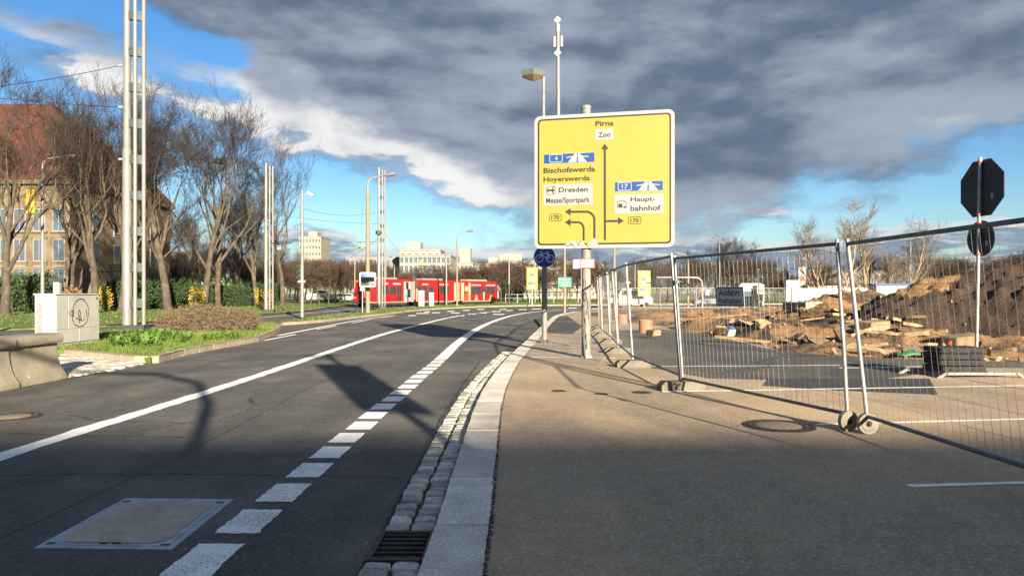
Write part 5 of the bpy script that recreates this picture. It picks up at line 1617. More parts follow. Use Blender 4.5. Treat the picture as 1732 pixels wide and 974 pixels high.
# cantilever mast sign beyond the fence
t = thing('cantilever_signal', 'white bent mast reaching over the road with a red triangle sign', 'signal mast', (X(1188, 74), 74, 0))
mb = MB(); mb.tube([(0, 0, 0), (0, 0, 2.3), (-.08, 0, 2.75), (-.4, 0, 3.05), (-1.0, 0, 3.1), (-4.6, 0, 3.1)], [.09, .09, .085, .08, .07, .05], 10); mb.build('mast', M['white'], t, True)
mb = MB(); mb.prism([(-.3, 2.0), (.3, 2.0), (0, 1.5)], -.12, -.10); mb.build('triangle', M['red_sign'], t); mb = MB(); mb.prism([(-.18, 1.94), (.18, 1.94), (0, 1.64)], -.13, -.12); mb.build('triangle_field', M['signwhite'], t); mb = MB(); mb.box((.5, 0, 1.6), (.45, .3, .6)); mb.build('control_box', M['white'], t)

# ============================================================ TRAM
A0 = Vector((X(606, 82.5), 82.5, 0)); A1 = Vector((X(833, 103), 103, 0))
ax = (A1 - A0).normalized(); LT = (A1 - A0).length
tr = thing('tram', 'long red articulated tram with cream advert panels and dark windows', 'tram', (A0.x, A0.y, ROADZ + .02), math.atan2(ax.y, ax.x))
# local x runs from the front (0) to the rear (LT); the side facing the road is local -y
secs = [(0.0, 7.4), (8.2, 15.9), (16.7, LT)]
Wt, Ht = 1.15, 3.22
def body_prof(sc=1.0): return [(-Wt * sc, .55), (-Wt * sc * 1.02, 1.3), (-Wt * sc, 2.5), (-Wt * sc * .94, 2.95), (-Wt * sc * .72, 3.2), (Wt * sc * .72, 3.2), (Wt * sc * .94, 2.95), (Wt * sc, 2.5), (Wt * sc * 1.02, 1.3), (Wt * sc, .55)]
for si, (x0, x1) in enumerate(secs):
    stations = [(x0, 1.0), (x1, 1.0)]
    if si == 0: stations = [(0.0, .70), (.25, .82), (.7, .94), (1.5, 1.0), (x1, 1.0)]
    if si == 2: stations = [(x0, 1.0), (x1 - 1.2, 1.0), (x1 - .5, .92), (x1, .75)]
    mb = MB(); n = 10; vs = []
    for k, (x, sc) in enumerate(stations):
        for (a, b) in body_prof(): 
            lean = 0
            if si == 0 and x < 1.0: lean = .55 * max(0, (b - 1.3) / 1.9) * (1 - x)
            vs.append((x + lean, a * sc, b))
    fs = [(i * n + k, i * n + (k + 1) % n, (i + 1) * n + (k + 1) % n, (i + 1) * n + k) for i in range(len(stations) - 1) for k in range(n)] + [tuple(range(n)), tuple((len(stations) - 1) * n + k for k in range(n - 1, -1, -1))]
    bd = mb.add(vs, fs).build('body', M['red'], tr, True)
    mb = MB(); mb.box(((x0 + x1) / 2 + (.5 if si == 0 else 0), 0, .38), (x1 - x0 - 1.6, 1.9, .32)); mb.build('skirt', M['darksteel'], bd)
    mb = MB(); mb.box(((x0 + x1) / 2, 0, .52), (x1 - x0 - .9, 2.33, .10)); mb.build('sill', M['cream'], bd)
    for bx in ((x0 + x1) / 2 - 1.9, (x0 + x1) / 2 + 1.9):
        for w_ in (-.75, .75):
            for s_ in (-1, 1): MB().lathe([(.1, -.05), (.30, -.05), (.32, .05), (.1, .05)], 14, axis='Y', c=(bx + w_, s_ * .78, .32)).build('wheel', M['tyre'], bd)
    mb = MB(); mb.box(((x0 + x1) / 2, 0, 3.30), ((x1 - x0) * .5, 1.3, .22)); mb.build('roof_unit', M['cream' if si == 2 else 'render2'], bd, bevel=.05)
    # windows and doors on the road side (-y) and the far side
    wins = {0: [(1.7, 2.4, 1), (2.55, 3.6, 0), (3.75, 4.8, 0), (4.95, 5.7, 1)], 1: [(8.5, 9.2, 0), (9.4, 10.3, 1), (10.6, 11.5, 0), (12.6, 13.4, 0), (13.5, 14.4, 0)],
            2: [(18.9, 19.9, 0), (20.0, 21.0, 0), (21.15, 22.0, 1), (22.2, 23.1, 0), (23.2, 24.1, 0)]}[si]
    for (a, b, door) in wins:
        for s_ in (-1, 1):
            mb = MB(); z0 = .75 if door else 1.42
            mb.prism(rrect(a, z0, b, 2.42, .07, 3), s_ * (Wt * 1.03), s_ * (Wt * 1.03 - .03)); o = mb.build('door' if door else 'window', M['glass'], bd)
            if door: mb = MB(); mb.box(((a + b) / 2, s_ * (Wt * 1.03 + .008), 1.58), (.04, .012, 1.6)); mb.build('door_seam', M['red'], o)
    for (a, b, m_) in {0: [(6.1, 7.3, 'cream')], 1: [(15.35, 15.85, 'cream'), (8.25, 8.45, 'cream')], 2: [(16.75, 17.35, 'cream'), (18.3, 18.7, 'cream')]}[si]:
        mb = MB(); mb.prism(rrect(a, .6, b, 2.95, .03, 2), -Wt * 1.045, -Wt * 1.02); mb.build('advert_panel', M[m_] if m_ != 'cream' else M['signwhite' if si == 0 else 'cream'], bd)
    for (a, b) in {0: [(2.6, 3.5), (4.3, 5.6)], 1: [(9.3, 10.4), (12.4, 14.2)], 2: [(18.9, 21.0), (22.1, 24.2)]}[si]:
        mb = MB(); mb.box(((a + b) / 2, -Wt * 1.02, 2.66), (b - a, .02, .18)); mb.build('white_band', M['signwhite'], bd)
# emblem patch between the cream panels (plain oval and bust block, no figure)
mb = MB(); mb.prism(circle(17.85, 2.15, .36, 20), -Wt * 1.06, -Wt * 1.03); mb.build('advert_patch', M['cream'], tr)
mb = MB(); mb.prism([(17.5, .62), (18.2, .62), (18.12, 1.6), (17.6, 1.6)], -Wt * 1.062, -Wt * 1.032); mb.build('advert_patch', M['red_sign'], tr)
for x in (19.95, 23.15): 
    mb = MB(); mb.prism([(x - .45, .66), (x + .45, .66), (x + .2, .95), (x + .10, 1.32), (x - .10, 1.32), (x - .2, .95)], -Wt * 1.062, -Wt * 1.045); mb.build('advert_patch', M['cream'], tr)
mb = MB(); mb.prism(rrect(21.4, .62, 21.72, 1.75, .15), -Wt * 1.065, -Wt * 1.05); mb.build('advert_patch', M['cream'], tr)
mb = MB(); mb.prism([(6.2, .9), (7.2, 1.0), (7.25, 1.25), (6.2, 1.6)], -Wt * 1.06, -Wt * 1.046); mb.build('advert_patch', mat('advert_teal', (.08, .22, .26), .5), tr)
for (x0, x1) in ((7.4, 8.2), (15.9, 16.7)):
    mb = MB()
    for k in range(7):
        x = x0 + (x1 - x0) * (k + .5) / 7; mb.box((x, 0, 1.75), (.07, 2.12 if k % 2 else 2.0, 2.45))
    mb.build('bellows', mat('bellows_tan', (.28, .20, .13), .8), tr)
mb = MB(); mb.add([(.22, -.78, 1.45), (.22, .78, 1.45), (.66, .74, 2.75), (.66, -.74, 2.75)], [(0, 1, 2, 3)]); ws = mb.build('windscreen', M['glass'], tr, fix=False); ws.location = (-.10, 0, 0)
mb = MB(); mb.box((.45, 0, 2.95), (.3, 1.3, .24)); mb.build('destination_display', mat('amber_display', (.5, .2, .02), .5), tr)
for s_ in (-1, 1):
    mb = MB(); mb.lathe([(.10, -.05), (.12, .0), (.05, .02)], 14, axis='X', c=(-.01, s_ * .5, 1.05)); mb.build('headlight', M['signwhite'], tr)
    mb = MB(); mb.tube([(.5, s_ * 1.0, 2.5), (.2, s_ * 1.4, 2.55), (.2, s_ * 1.4, 2.1)], .03, 6); mb.box((.2, s_ * 1.42, 2.1), (.1, .2, .35)); mb.build('wing_mirror', M['black'], tr)
mb = MB(); mb.box((-.05, 0, .5), (.25, 1.5, .25)); mb.build('bumper', M['darksteel'], tr)
mb = MB(); mb.tube([(10.4, 0, 3.3), (11.6, 0, 4.1), (10.7, 0, 5.0)], .03, 6); mb.tube([(10.7, -.8, 5.0), (10.7, .8, 5.0)], .03, 6); mb.build('pantograph', M['black'], tr)

# ============================================================ VAN AND CAR
def wheel_parts(t, pts, r=.33):
    for (x, y) in pts:
        mb = MB(); mb.lathe([(r * .6, -.1), (r * .95, -.1), (r, -.06), (r, .06), (r * .95, .1), (r * .6, .1)], 20, axis='Y', c=(x, y, r)); wh = mb.build('wheel', M['tyre'], t, True)
        mb = MB(); mb.lathe([(.06, -.085), (r * .58, -.07), (r * .58, .07), (.06, .085)], 16, axis='Y', c=(x, y, r)); mb.build('rim', M['galv'], wh, True)
vn = thing('van', 'white crew-cab van driving past behind the far fence', 'van', (X(1044, 78), 78, ROADZ))
side = [(0, .45), (0, 1.05), (.05, 1.12), (1.0, 1.15), (1.05, 2.05), (1.3, 2.12), (2.9, 2.08), (3.35, 1.35), (3.95, 1.15), (4.05, .95), (4.05, .45)]
mb = MB(); mb.prism([(0, .45), (0, 1.5), (.35, 2.05), (2.1, 2.10), (2.45, 2.0), (2.95, 1.38), (3.55, 1.18), (3.65, .95), (3.65, .42)], -.9, .9); mb.build('body', M['white'], vn, bevel=.06)
mb = MB(); mb.prism([(-1.1, .55), (-1.1, 1.05), (-.06, 1.05), (-.06, .55)], -.9, .9); mb.build('load_bed', M['white'], vn)
for s_ in (-1, 1):
    for (a, b) in ((.35, 1.15), (1.35, 2.25)):
        mb = MB(); mb.prism([(a, 1.38), (b + (.3 if b > 2 else 0), 1.38), (b, 1.9), (a, 1.9)], s_ * .905, s_ * .88); mb.build('window', M['glass'], vn)
    mb = MB(); mb.box((3.63, s_ * .65, .95), (.08, .3, .16)); mb.build('headlight', M['glass_sky'], vn)
mb = MB(); mb.add([(2.52, -.8, 1.95), (2.52, .8, 1.95), (2.98, .8, 1.42), (2.98, -.8, 1.42)], [(0, 1, 2, 3)]); mb.build('windscreen', M['glass'], vn).location = (.03, 0, .02)
wheel_parts(vn, [(2.9, -.8), (2.9, .8), (-.3, -.8), (-.3, .8)])
mb = MB(); mb.box((3.66, 0, .5), (.12, 1.8, .22)); mb.build('bumper', M['darksteel'], vn)
cr = thing('car', 'small dark blue car seen through the far fence', 'car', (X(1172, 82), 82, ROADZ))
mb = MB(); mb.prism([(0, .35), (0, .85), (.7, .95), (1.2, 1.38), (2.4, 1.4), (3.1, .98), (3.9, .85), (3.95, .35)], -.8, .8); mb.build('body', mat('car_blue', (.03, .05, .09), .3, spec=.6), cr, bevel=.08)
for s_ in (-1, 1): mb = MB(); mb.prism([(.9, .98), (2.9, .98), (2.35, 1.33), (1.25, 1.33)], s_ * .805, s_ * .78); mb.build('window', M['glass'], cr)
wheel_parts(cr, [(.75, -.72), (.75, .72), (3.1, -.72), (3.1, .72)], .3)

# ============================================================ FAR FENCE along the road
f0 = None
for k in range(7):
    x0 = 10.6 + k * 3.5
    if f0 is None:
        f0 = thing('site_fence', 'white galvanised fence panel in the far row along the road', 'fence', (x0, 70.0, 0), R(1), 'far fence panels along the road')
        mb = MB()
        for x in (0, 3.46): mb.tube([(x, 0, 0), (x, 0, 2.0)], .035, 8)
        for z in (.15, 1.98): mb.tube([(0, 0, z), (3.46, 0, z)], .03, 8)
        mb.build('frame', M['galv'], f0, True)
        mb = MB()
        for q in range(1, 24): mb.tube([(3.46 * q / 24, 0, .15), (3.46 * q / 24, 0, 1.98)], .004, 3, caps=False)
        mb.build('wire_mesh', M['wire'], f0, fix=False)['kind'] = 'stuff'
    else: copy_tree(f0, None, (x0, 70.0 + random.uniform(-.2, .2), 0), R(1))
# pedestrian rail beyond the road
r0 = None
for k in range(9):
    if r0 is None:
        r0 = thing('guard_rail', 'low grey pedestrian rail section beyond the road', 'rail', (-1.0, 112, 0), 0, 'pedestrian rail sections')
        mb = MB()
        for x in (0, 1.8): mb.tube([(x, 0, 0), (x, 0, 1.35)], .05, 8)
        mb.build('post', M['galv'], r0); mb = MB()
        for z in (1.33, .8): mb.tube([(0, 0, z), (1.8, 0, z)], .045, 8)
        mb.build('rail', M['galv'], r0)
    else: copy_tree(r0, None, (-1.0 + k * 1.85, 112, 0), 0)

# ============================================================ BUILDINGS
def window_set(bld, rects, face_y, dep=.12, m='glass', frame='signwhite', nm='window', axis='Y'):
    cache = {}
    for (x0, x1, z0, z1) in rects:
        key = (round(x1 - x0, 2), round(z1 - z0, 2))
        if key not in cache:
            w2, h2 = key[0] / 2, key[1] / 2
            mb = MB(); mb.box((0, 0, 0), (2 * w2, dep, 2 * h2)); a = mb.mesh('window', M[frame])
            mb = MB()
            for (c0, c1) in ((-w2 + .08, -.03), (.03, w2 - .08)): mb.box(((c0 + c1) / 2, -dep / 2 - .005, 0), (c1 - c0, .03, 2 * h2 - .16))
            b = mb.mesh('pane', M[m]); cache[key] = (a, b)
        a, b = cache[key]
        p = ((x0 + x1) / 2, face_y, (z0 + z1) / 2) if axis == 'Y' else (face_y, (x0 + x1) / 2, (z0 + z1) / 2)
        o = put(nm, a, bld, p, (0, 0, 0 if axis == 'Y' else R(90))); put('pane', b, o)
# sandstone building
DBD = 75.0
xr = X(118, DBD); sb = thing('sandstone_building', 'old sandstone building with steep red tiled hipped roof behind the trees', 'building', (xr, DBD, 0))
EV = H(312, DBD); RG = H(176, DBD + 11)
mb = MB(); mb.box((-17, 11, EV / 2), (34, 22, EV)); mb.build('wall', M['sandstone'], sb)
mb = MB(); mb.box((-17, 11, EV + .2), (35, 23, .4)); mb.build('cornice', M['sandstone'], sb); mb = MB(); mb.box((-17, 11, 4.1), (34.3, 22.3, .3)); mb.box((-17, 11, .7), (34.4, 22.4, 1.4)); mb.build('string_course', M['sandstone'], sb)
mb = MB(); e0 = EV + .4; N = 6
rows = []
for k in range(N + 1):
    q = k / N; z = e0 + (RG - e0) * (q ** .85 * .9 + .1 * q); ins = q
    xr_ = .5 + (-8.6 - .5) * ins; xl_ = -34.5 + 8.6 * ins * .0
    rows.append([(xl_, -.5 + 11.5 * ins, z), (xr_, -.5 + 11.5 * ins, z), (xr_, 22.5 - 11.5 * ins, z), (xl_, 22.5 - 11.5 * ins, z)])
vs = [p for r_ in rows for p in r_]; fs = [(k * 4 + i, k * 4 + (i + 1) % 4, k * 4 + 4 + (i + 1) % 4, k * 4 + 4 + i) for k in range(N) for i in range(4)] + [(N * 4, N * 4 + 1, N * 4 + 2, N * 4 + 3)]
rf = mb.add(vs, fs).build('roof', M['rooftile'], sb)
for (x, z) in ((-19, e0 + 2.2),):
    mb = MB(); mb.box((x, 3.2, z), (1.6, 3.0, 1.4)); mb.prism([(x - 1.0, z + .7), (x + 1.0, z + .7), (x, z + 1.6)], 1.5, 5.5); mb.build('dormer', M['rooftile'], rf)
cols = [X(px, DBD) - xr for px in (100, 67, 34, 2, -30, -62)]
rects = []
for cx in cols:
    for py in (352, 372, 423, 468):
        if py == 352: continue
        z = H(py, DBD); rects.append((cx - .62, cx + .62, z - 1.15, z + 1.15))
window_set(sb, rects, -.02, .14, 'glass_sky', 'signwhite')
window_set(sb, [(4 + k * 4.2, 5.3 + k * 4.2, z - 1.1, z + 1.1) for k in range(4) for z in (H(372, DBD), H(423, DBD), H(468, DBD))], .02, .14, 'glass', 'signwhite', axis='X')
for o in [c_ for c_ in sb.children if c_.name.startswith('window')]:
    me = None
mb = MB()
for (x0, x1, z0, z1) in rects: mb.box(((x0 + x1) / 2, -.10, z0 - .1), (x1 - x0 + .4, .3, .18)); mb.box(((x0 + x1) / 2, -.06, z1 + .12), (x1 - x0 + .4, .2, .22))
mb.build('window_surround', M['sandstone'], sb)
mb = MB(); zb_ = H(338, DBD); mb.box((X(54, DBD) - xr, -.2, zb_ - .2), (.9, .1, 2.4)); mb.build('banner', M['blossom'], sb)
# gate pier with arch beside it
D2 = 66
gp = thing('gate_pier', 'round-headed sandstone gate pier beside the big tree trunk', 'pier', (X(151, D2), D2, 0))
mb = MB(); mb.lathe([(1.0, 0), (1.0, 1.2), (.85, 1.3), (.82, 2.6), (.72, 3.3), (.45, 3.8), (.15, 4.0)], 18); mb.build('shaft', M['sandstone'], gp, True); mb = MB(); mb.lathe([(1.1, 0), (1.1, .35)], 18); mb.build('plinth', M['sandstone'], gp)
def block(px0, px1, ytop, d, dep, floors, bays, label, m='render', wm='glass', roof=None, cat='building', wfrac=.55, hfrac=.5, frame='signwhite', ybase=0, band=False):
    x0, x1 = X(px0, d), X(px1, d); h = H(ytop, d); W_ = x1 - x0
    b = thing('apartment_block', label, cat, ((x0 + x1) / 2, d, 0))
    mb = MB(); mb.box((0, dep / 2, h / 2), (W_, dep, h)); mb.build('wall', M[m], b)
    mb = MB(); mb.box((0, dep / 2, h + .2), (W_ + .3, dep + .3, .4)); rf = mb.build('roof', M['render2'], b)
    if roof:
        for (a, c_, hh) in roof: mb = MB(); mb.box((a * W_, dep / 2, h + .4 + hh / 2), (c_ * W_, dep * .5, hh)); mb.build('roof_house', M[m], rf)
    fh = h / floors; bw = W_ / bays; rects = []
    for f_ in range(floors):
        for k in range(bays):
            cx = -W_ / 2 + bw * (k + .5); cz = fh * (f_ + .55)
            rects.append((cx - bw * wfrac / 2, cx + bw * wfrac / 2, cz - fh * hfrac / 2, cz + fh * hfrac / 2))
    window_set(b, rects, -.03, .12, wm, frame)
    if band:
        for f_ in range(1, floors):
            mb = MB(); mb.box((0, -.5, fh * f_ + .35), (W_ * .96, 1.0, .9)); mb.build('balcony', M['render'], b)
    return b
block(506, 543, 402, 260, 14, 9, 7, 'white high-rise apartment slab above the small trees', 'render', 'glass', [(0, .4, 2.0)])
gb = block(676, 762, 433, 190, 18, 5, 11, 'office block with blue glass grid facade and white frame', 'render', 'facade_glass', None, 'building', .78, .72)
block(585, 676, 437, 205, 16, 5, 12, 'long grey office wing joined to the glass block', 'render2', 'facade_glass', None, 'building', .7, .6)
block(676, 745, 424, 196, 12, 6, 6, 'set-back penthouse storeys rising over the glass block', 'render', 'glass', [(-.2, .35, 2.2)], 'building', .5, .25)
block(763, 800, 446, 215, 14, 4, 5, 'low white block beside the glass office', 'render', 'glass', [(.1, .5, 4.5)])
block(800, 885, 448, 225, 14, 4, 10, 'pale apartment row with balconies behind the tram rear', 'render', 'glass', [(.25, .45, 3.2), (-.1, .2, 2)], band=True)
block(886, 1000, 444, 205, 14, 5, 12, 'cream apartment row with stacked balconies behind the bicycle sign', 'render', 'glass', [(-.2, .3, 1.5)], band=True)
block(1000, 1022, 449, 215, 14, 4, 3, 'narrow cream apartment end behind the fence line', 'render', 'glass')
block(1395, 1500, 460, 190, 14, 3, 9, 'low pale building half hidden by the light-barked trees', 'render', 'glass')
# site container, wall, kiosks on the right
t = thing('site_container', 'white site container with blue roof edge behind the soil heap', 'container', (X(1545, 48), 48, 0), R(-14))
mb = MB(); mb.box((0, 0, 1.0), (5.0, 2.4, 2.0)); mb.build('body', M['white'], t, bevel=.02); mb = MB(); mb.box((0, 0, 2.06), (5.1, 2.5, .12)); mb.build('roof_edge', M['blue_plastic'], t)
for x in (-2.45, -1.2, 0, 1.2, 2.45): mb = MB(); mb.box((x, -1.21, 1.0), (.08, .04, 1.95)); mb.build('rib', M['white'], t)
t = thing('boundary_wall', 'low pale panel wall behind the soil heaps', 'wall', (X(1450, 58), 58, 0), R(-3))
for k in range(5):
    mb = MB(); mb.box((-4 + k * 2.02, 0, .95), (1.98, .12, 1.9)); mb.build('wall_panel', M['concrete_grey'], t)
for k in range(6): mb = MB(); mb.box((-5.02 + k * 2.02, -.02, 1.0), (.16, .2, 2.05)); mb.build('wall_post', M['concrete_grey'], t)
t = thing('kiosk', 'small green and white kiosk behind the far fence', 'kiosk', (X(1265, 92), 92, 0))
mb = MB(); mb.box((0, 0, 1.05), (3.2, 2.2, 2.1)); mb.build('body', mat('kiosk_green', (.25, .36, .30), .6), t); mb = MB(); mb.prism([(-1.75, 2.1), (1.75, 2.1), (1.2, 2.75), (-1.2, 2.75)], -1.3, 1.3); mb.build('roof', M['white'], t); mb = MB(); mb.box((0, -1.12, 1.3), (2.4, .04, .9)); mb.build('window', M['glass_sky'], t)
for (px, d, h, w2, lb) in ((1286, 90, 2.6, .9, 'slim white advertising pillar beside the kiosk'), (1340, 84, 3.0, 1.5, 'tall white hoarding board on posts beyond the excavation'), (1356, 86, 4.6, .9, 'tallest white pylon sign beyond the excavation')):
    t = thing('pylon_sign', lb, 'pylon', (X(px, d), d, 0)); mb = MB(); mb.box((0, 0, h * .6), (w2, .3, h * .8)); mb.build('board', M['white'], t, bevel=.03); mb = MB(); mb.box((-w2 * .35, 0, h * .2), (.12, .15, h * .4)); mb.box((w2 * .35, 0, h * .2), (.12, .15, h * .4)); mb.build('leg', M['galv'], t); mb = MB(); mb.box((0, -.155, h * .7), (w2 * .7, .012, h * .12)); mb.build('lettering_field', M['red_sign' if w2 < 1 else 'grey_sign'], t)
t = thing('parked_trailer', 'white graffiti-covered trailer beyond the excavation', 'trailer', (X(1385, 84), 84, 0))
mb = MB(); mb.box((0, 0, 1.5), (3.4, 2.0, 1.8)); mb.build('body', M['render'], t, bevel=.04); rd = random.Random(9); mb = MB()
for k in range(9):
    x0 = rd.uniform(-1.6, .8); z0 = rd.uniform(.9, 2.0); flat_stroke(mb, [(x0 + q * .14, z0 + rd.uniform(-.3, .4)) for q in range(6)], .08, -1.015 - k * .001)
mb.build('graffiti', M['signblack'], t, fix=False); wheel_parts(t, [(-1.1, -.8), (1.1, -.8), (-1.1, .8), (1.1, .8)], .36)
for (px, d, lb, m_) in ((540, 125, 'white parked van between the slim tree trunks', 'white'), (575, 128, 'silver grey parked car behind the slim trunks', 'render2'), (583, 122, 'white parked car left of the tram front', 'white')):
    t = thing('parked_car', lb, 'car', (X(px, d), d, .02), R(10)); hh = 2.1 if 'van' in lb else 1.45
    mb = MB(); mb.prism([(-2.1, .35), (-2.1, hh * .62), (-1.5, hh * .68), (-1.0, hh), (1.1, hh), (1.6, hh * .66), (2.1, hh * .58), (2.1, .35)], -.85, .85); mb.build('body', M[m_], t, bevel=.08)
    mb = MB(); mb.prism([(-1.3, hh * .7), (1.4, hh * .7), (1.0, hh * .94), (-.9, hh * .94)], -.87, -.83); mb.build('window', M['glass'], t); wheel_parts(t, [(-1.3, -.75), (1.3, -.75), (-1.3, .75), (1.3, .75)], .32)

# ============================================================ TREES AND PLANTS
def grow_tree(seed, Ht, trunk_r, fork, levels, spread, n_main, kids, twig_len, up=0.25, lean=0.0, crown_w=1.0, twig_r=.006):
    """returns (wood MB, twig MB): tapered trunk with limbs, then many twigs"""
    rd = random.Random(seed)
    wood, twig = MB(), MB()
    def branch(p, d, L, r, lev):
        nseg = 5 if lev < 2 else (4 if lev == 2 else 3)
        pts = [p.copy()]; rs = [r]; q = p.copy(); dd_ = d.copy()
        for k in range(nseg):
            wob = .16 if lev else .07
            dd_ = (dd_ + Vector((rd.gauss(0, wob), rd.gauss(0, wob), rd.gauss(0, wob * .6) + up * (.5 if lev else .1) * (1 if lev < 3 else .5)))).normalized()
            q = q + dd_ * (L / nseg); pts.append(q.copy()); rs.append(max(twig_r * .6, r * (1 - .62 * (k + 1) / nseg)))
        nside = 10 if lev == 0 else (7 if lev == 1 else (5 if lev == 2 else 3))
        (wood if lev < 3 else twig).tube(pts, rs, nside, caps=False)
        if lev >= levels: return
        nk = n_main if lev == 0 else kids[min(lev - 1, len(kids) - 1)]
        for c_ in range(nk):
            if lev == 0: t_ = fork + (1 - fork) * (c_ / max(1, nk - 1)) * .98
            else: t_ = rd.uniform(.22, 1.0) if c_ else 1.0
            f_ = t_ * nseg; i = min(nseg - 1, int(f_)); u = f_ - i
            bp = pts[i].lerp(pts[i + 1], u); br = rs[i] + (rs[i + 1] - rs[i]) * u
            loc_d = (pts[i + 1] - pts[i]).normalized()
            phi = rd.random() * 6.283 if lev else 2.4 * c_ + rd.uniform(-.4, .4)
            side_ = loc_d.orthogonal().normalized(); side_ = Matrix.Rotation(phi, 3, loc_d) @ side_
            ang = spread * rd.uniform(.7, 1.25) * (1 if lev else (1.1 - .55 * (t_ - fork) / max(.01, 1 - fork)))
            nd = (loc_d * math.cos(ang) + side_ * math.sin(ang)).normalized()
            if lev == 0: L2 = Ht * (.50 - .16 * (t_ - fork) / max(.01, 1 - fork)) * rd.uniform(.85, 1.15) * crown_w
            elif lev < levels - 1: L2 = L * rd.uniform(.42, .66)
            else: L2 = twig_len * rd.uniform(.6, 1.5)
            branch(bp, nd, L2, max(twig_r, br * rd.uniform(.5, .72)), lev + 1)
    branch(Vector((0, 0, -.1)), Vector((lean, 0, 1)).normalized(), Ht * .72, trunk_r, 0)
    flare = MB().tube([(0, 0, -.15), (0, 0, .12), (0, 0, .5)], [trunk_r * 1.5, trunk_r * 1.2, trunk_r * .99], 10, caps=False)
    wood.add(flare.v, flare.f)
    return wood, twig
def proto(seed, mw, mt, **kw):
    a, b = grow_tree(seed, **kw)
    me = a.mesh('trunk', mw, True); mt_ = b.mesh('crown', mt, False)
    return me, mt_, kw['Ht']
BIG = [proto(11 + i, M['bark'], M['twig'], Ht=18.0, trunk_r=.42, fork=(.30, .36, .27, .33)[i], levels=5, spread=(.50, .46, .54, .48)[i], n_main=(8, 7, 9, 7)[i], kids=((5, 5, 5, 5), (5, 5, 5, 4), (4, 5, 5, 5), (5, 5, 4, 5))[i], twig_len=.9, up=(.28, .34, .24, .30)[i], crown_w=(1.0, 1.1, .95, 1.05)[i], twig_r=.012) for i in range(4)]
SMALL = [proto(40 + i, M['bark'], M['twig_red'], Ht=7.6, trunk_r=.13, fork=.34, levels=4, spread=.72, n_main=9, kids=(6, 6, 6), twig_len=.75, up=.12, crown_w=.72, twig_r=.014) for i in range(3)]
PALE = [proto(60 + i, M['bark_pale'], M['twig_tan'], Ht=10, trunk_r=.17, fork=.25, levels=4, spread=.5, n_main=7, kids=(4, 5, 4), twig_len=.7, up=.24, lean=(.12, -.2, .05)[i], crown_w=.72, twig_r=.012) for i in range(3)]
def tree(pr, px, d, top_y, label, group, z0=0.0, rz=None, wx=1.0, name='bare_tree', cat='tree'):
    me, mt_, Ht = pr
    h = H(top_y, d) * 1.06; zmax = max(v.co.z for v in mt_.vertices) if 'zm' not in mt_ else mt_['zm']; mt_['zm'] = zmax
    s_ = h / zmax
    t = thing(name, label, cat, (X(px, d), d, z0), random.random() * 6.28 if rz is None else rz, group)
    t.scale = (s_ * wx, s_ * wx, s_)
    put('trunk', me, t); put('crown', mt_, t)
    return t
gL = 'large bare trees on the verge'
for (i, px, d, ty, lb) in ((0, 8, 50, 75, 'large bare tree at the hedge in front of the facade windows'), (1, 160, 56, 140, 'large bare tree with forked trunk beside the sandstone pier'), (2, 284, 62, 140, 'large bare tree with pale twin trunk next to the island mast'),
                           (3, 369, 76, 185, 'large bare tree with a straight trunk beside the yellow bush'), (0, 434, 84, 258, 'large bare tree standing just before the verge mast'), (1, 478, 90, 250, 'large bare tree between the verge mast and the traffic signal'),
                           (3, 236, 72, 175, 'bare tree crossing the roof slope behind the island mast'), (0, 116, 60, 150, 'bare tree standing before the dark corner of the facade'), (3, 205, 58, 165, 'bare tree close behind the island mast'), (1, 345, 72, 165, 'tall bare tree between the pale twin trunk and the straight one'),
                           (0, 405, 104, 270, 'bare tree deep behind the verge trees')):
    tree(BIG[i], px, d, ty, lb, gL, .02, wx=1.0)
for k in range(9):
    tree(BIG[k % 4], 245 + k * 31 + random.uniform(-10, 10), 118 + random.uniform(-10, 14), 330 + random.uniform(-15, 60) + k * 6, 'bare tree in the thicket behind the verge hedge', 'thicket trees behind the hedge', .02)
for k in range(24): tree(random.choice(SMALL), -20 + k * 19.5 + random.uniform(-6, 6), random.uniform(125, 150), random.uniform(415, 445), 'bare brown tree in the distant belt behind the evergreen shrubs', 'distant belt behind the evergreens', .02, wx=1.5)
gS = 'small bare trees in the row left of the tram'
for px in (512, 527, 542, 556, 570, 586, 600): tree(random.choice(SMALL), px + random.uniform(-3, 3), random.uniform(100, 116), random.uniform(432, 446), 'small bare tree in the trimmed row left of the tram', gS, .02, wx=1.15)
for k in range(26): tree(random.choice(SMALL), 430 + k * 8.6, random.uniform(128, 150), random.uniform(436, 450), 'bare brown tree in the dense belt behind the trimmed row', 'tree belt left of the tram', .02, wx=1.35)
for k in range(30): tree(random.choice(SMALL), 640 + k * 9.4, random.uniform(120, 160), random.uniform(438, 462) if 760 < 640 + k * 9.4 < 900 else random.uniform(448, 466), 'bare brown tree in the belt behind the tram', 'tree belt behind the tram', 0, wx=1.3)
for k in range(24): tree(random.choice(SMALL), 925 + k * 17, random.uniform(105, 150), random.uniform(430, 458), 'bare brown tree in the belt behind the white van', 'tree belt behind the van', 0, wx=1.25)
for (px, d, ty) in ((1170, 110, 418), (1205, 112, 402), (1245, 108, 398), (1280, 112, 405), (1010, 130, 428), (965, 132, 425)): tree(random.choice(BIG), px, d, ty, 'taller bare tree rising above the belt behind the van', 'taller trees above the belt', 0, wx=1.0)
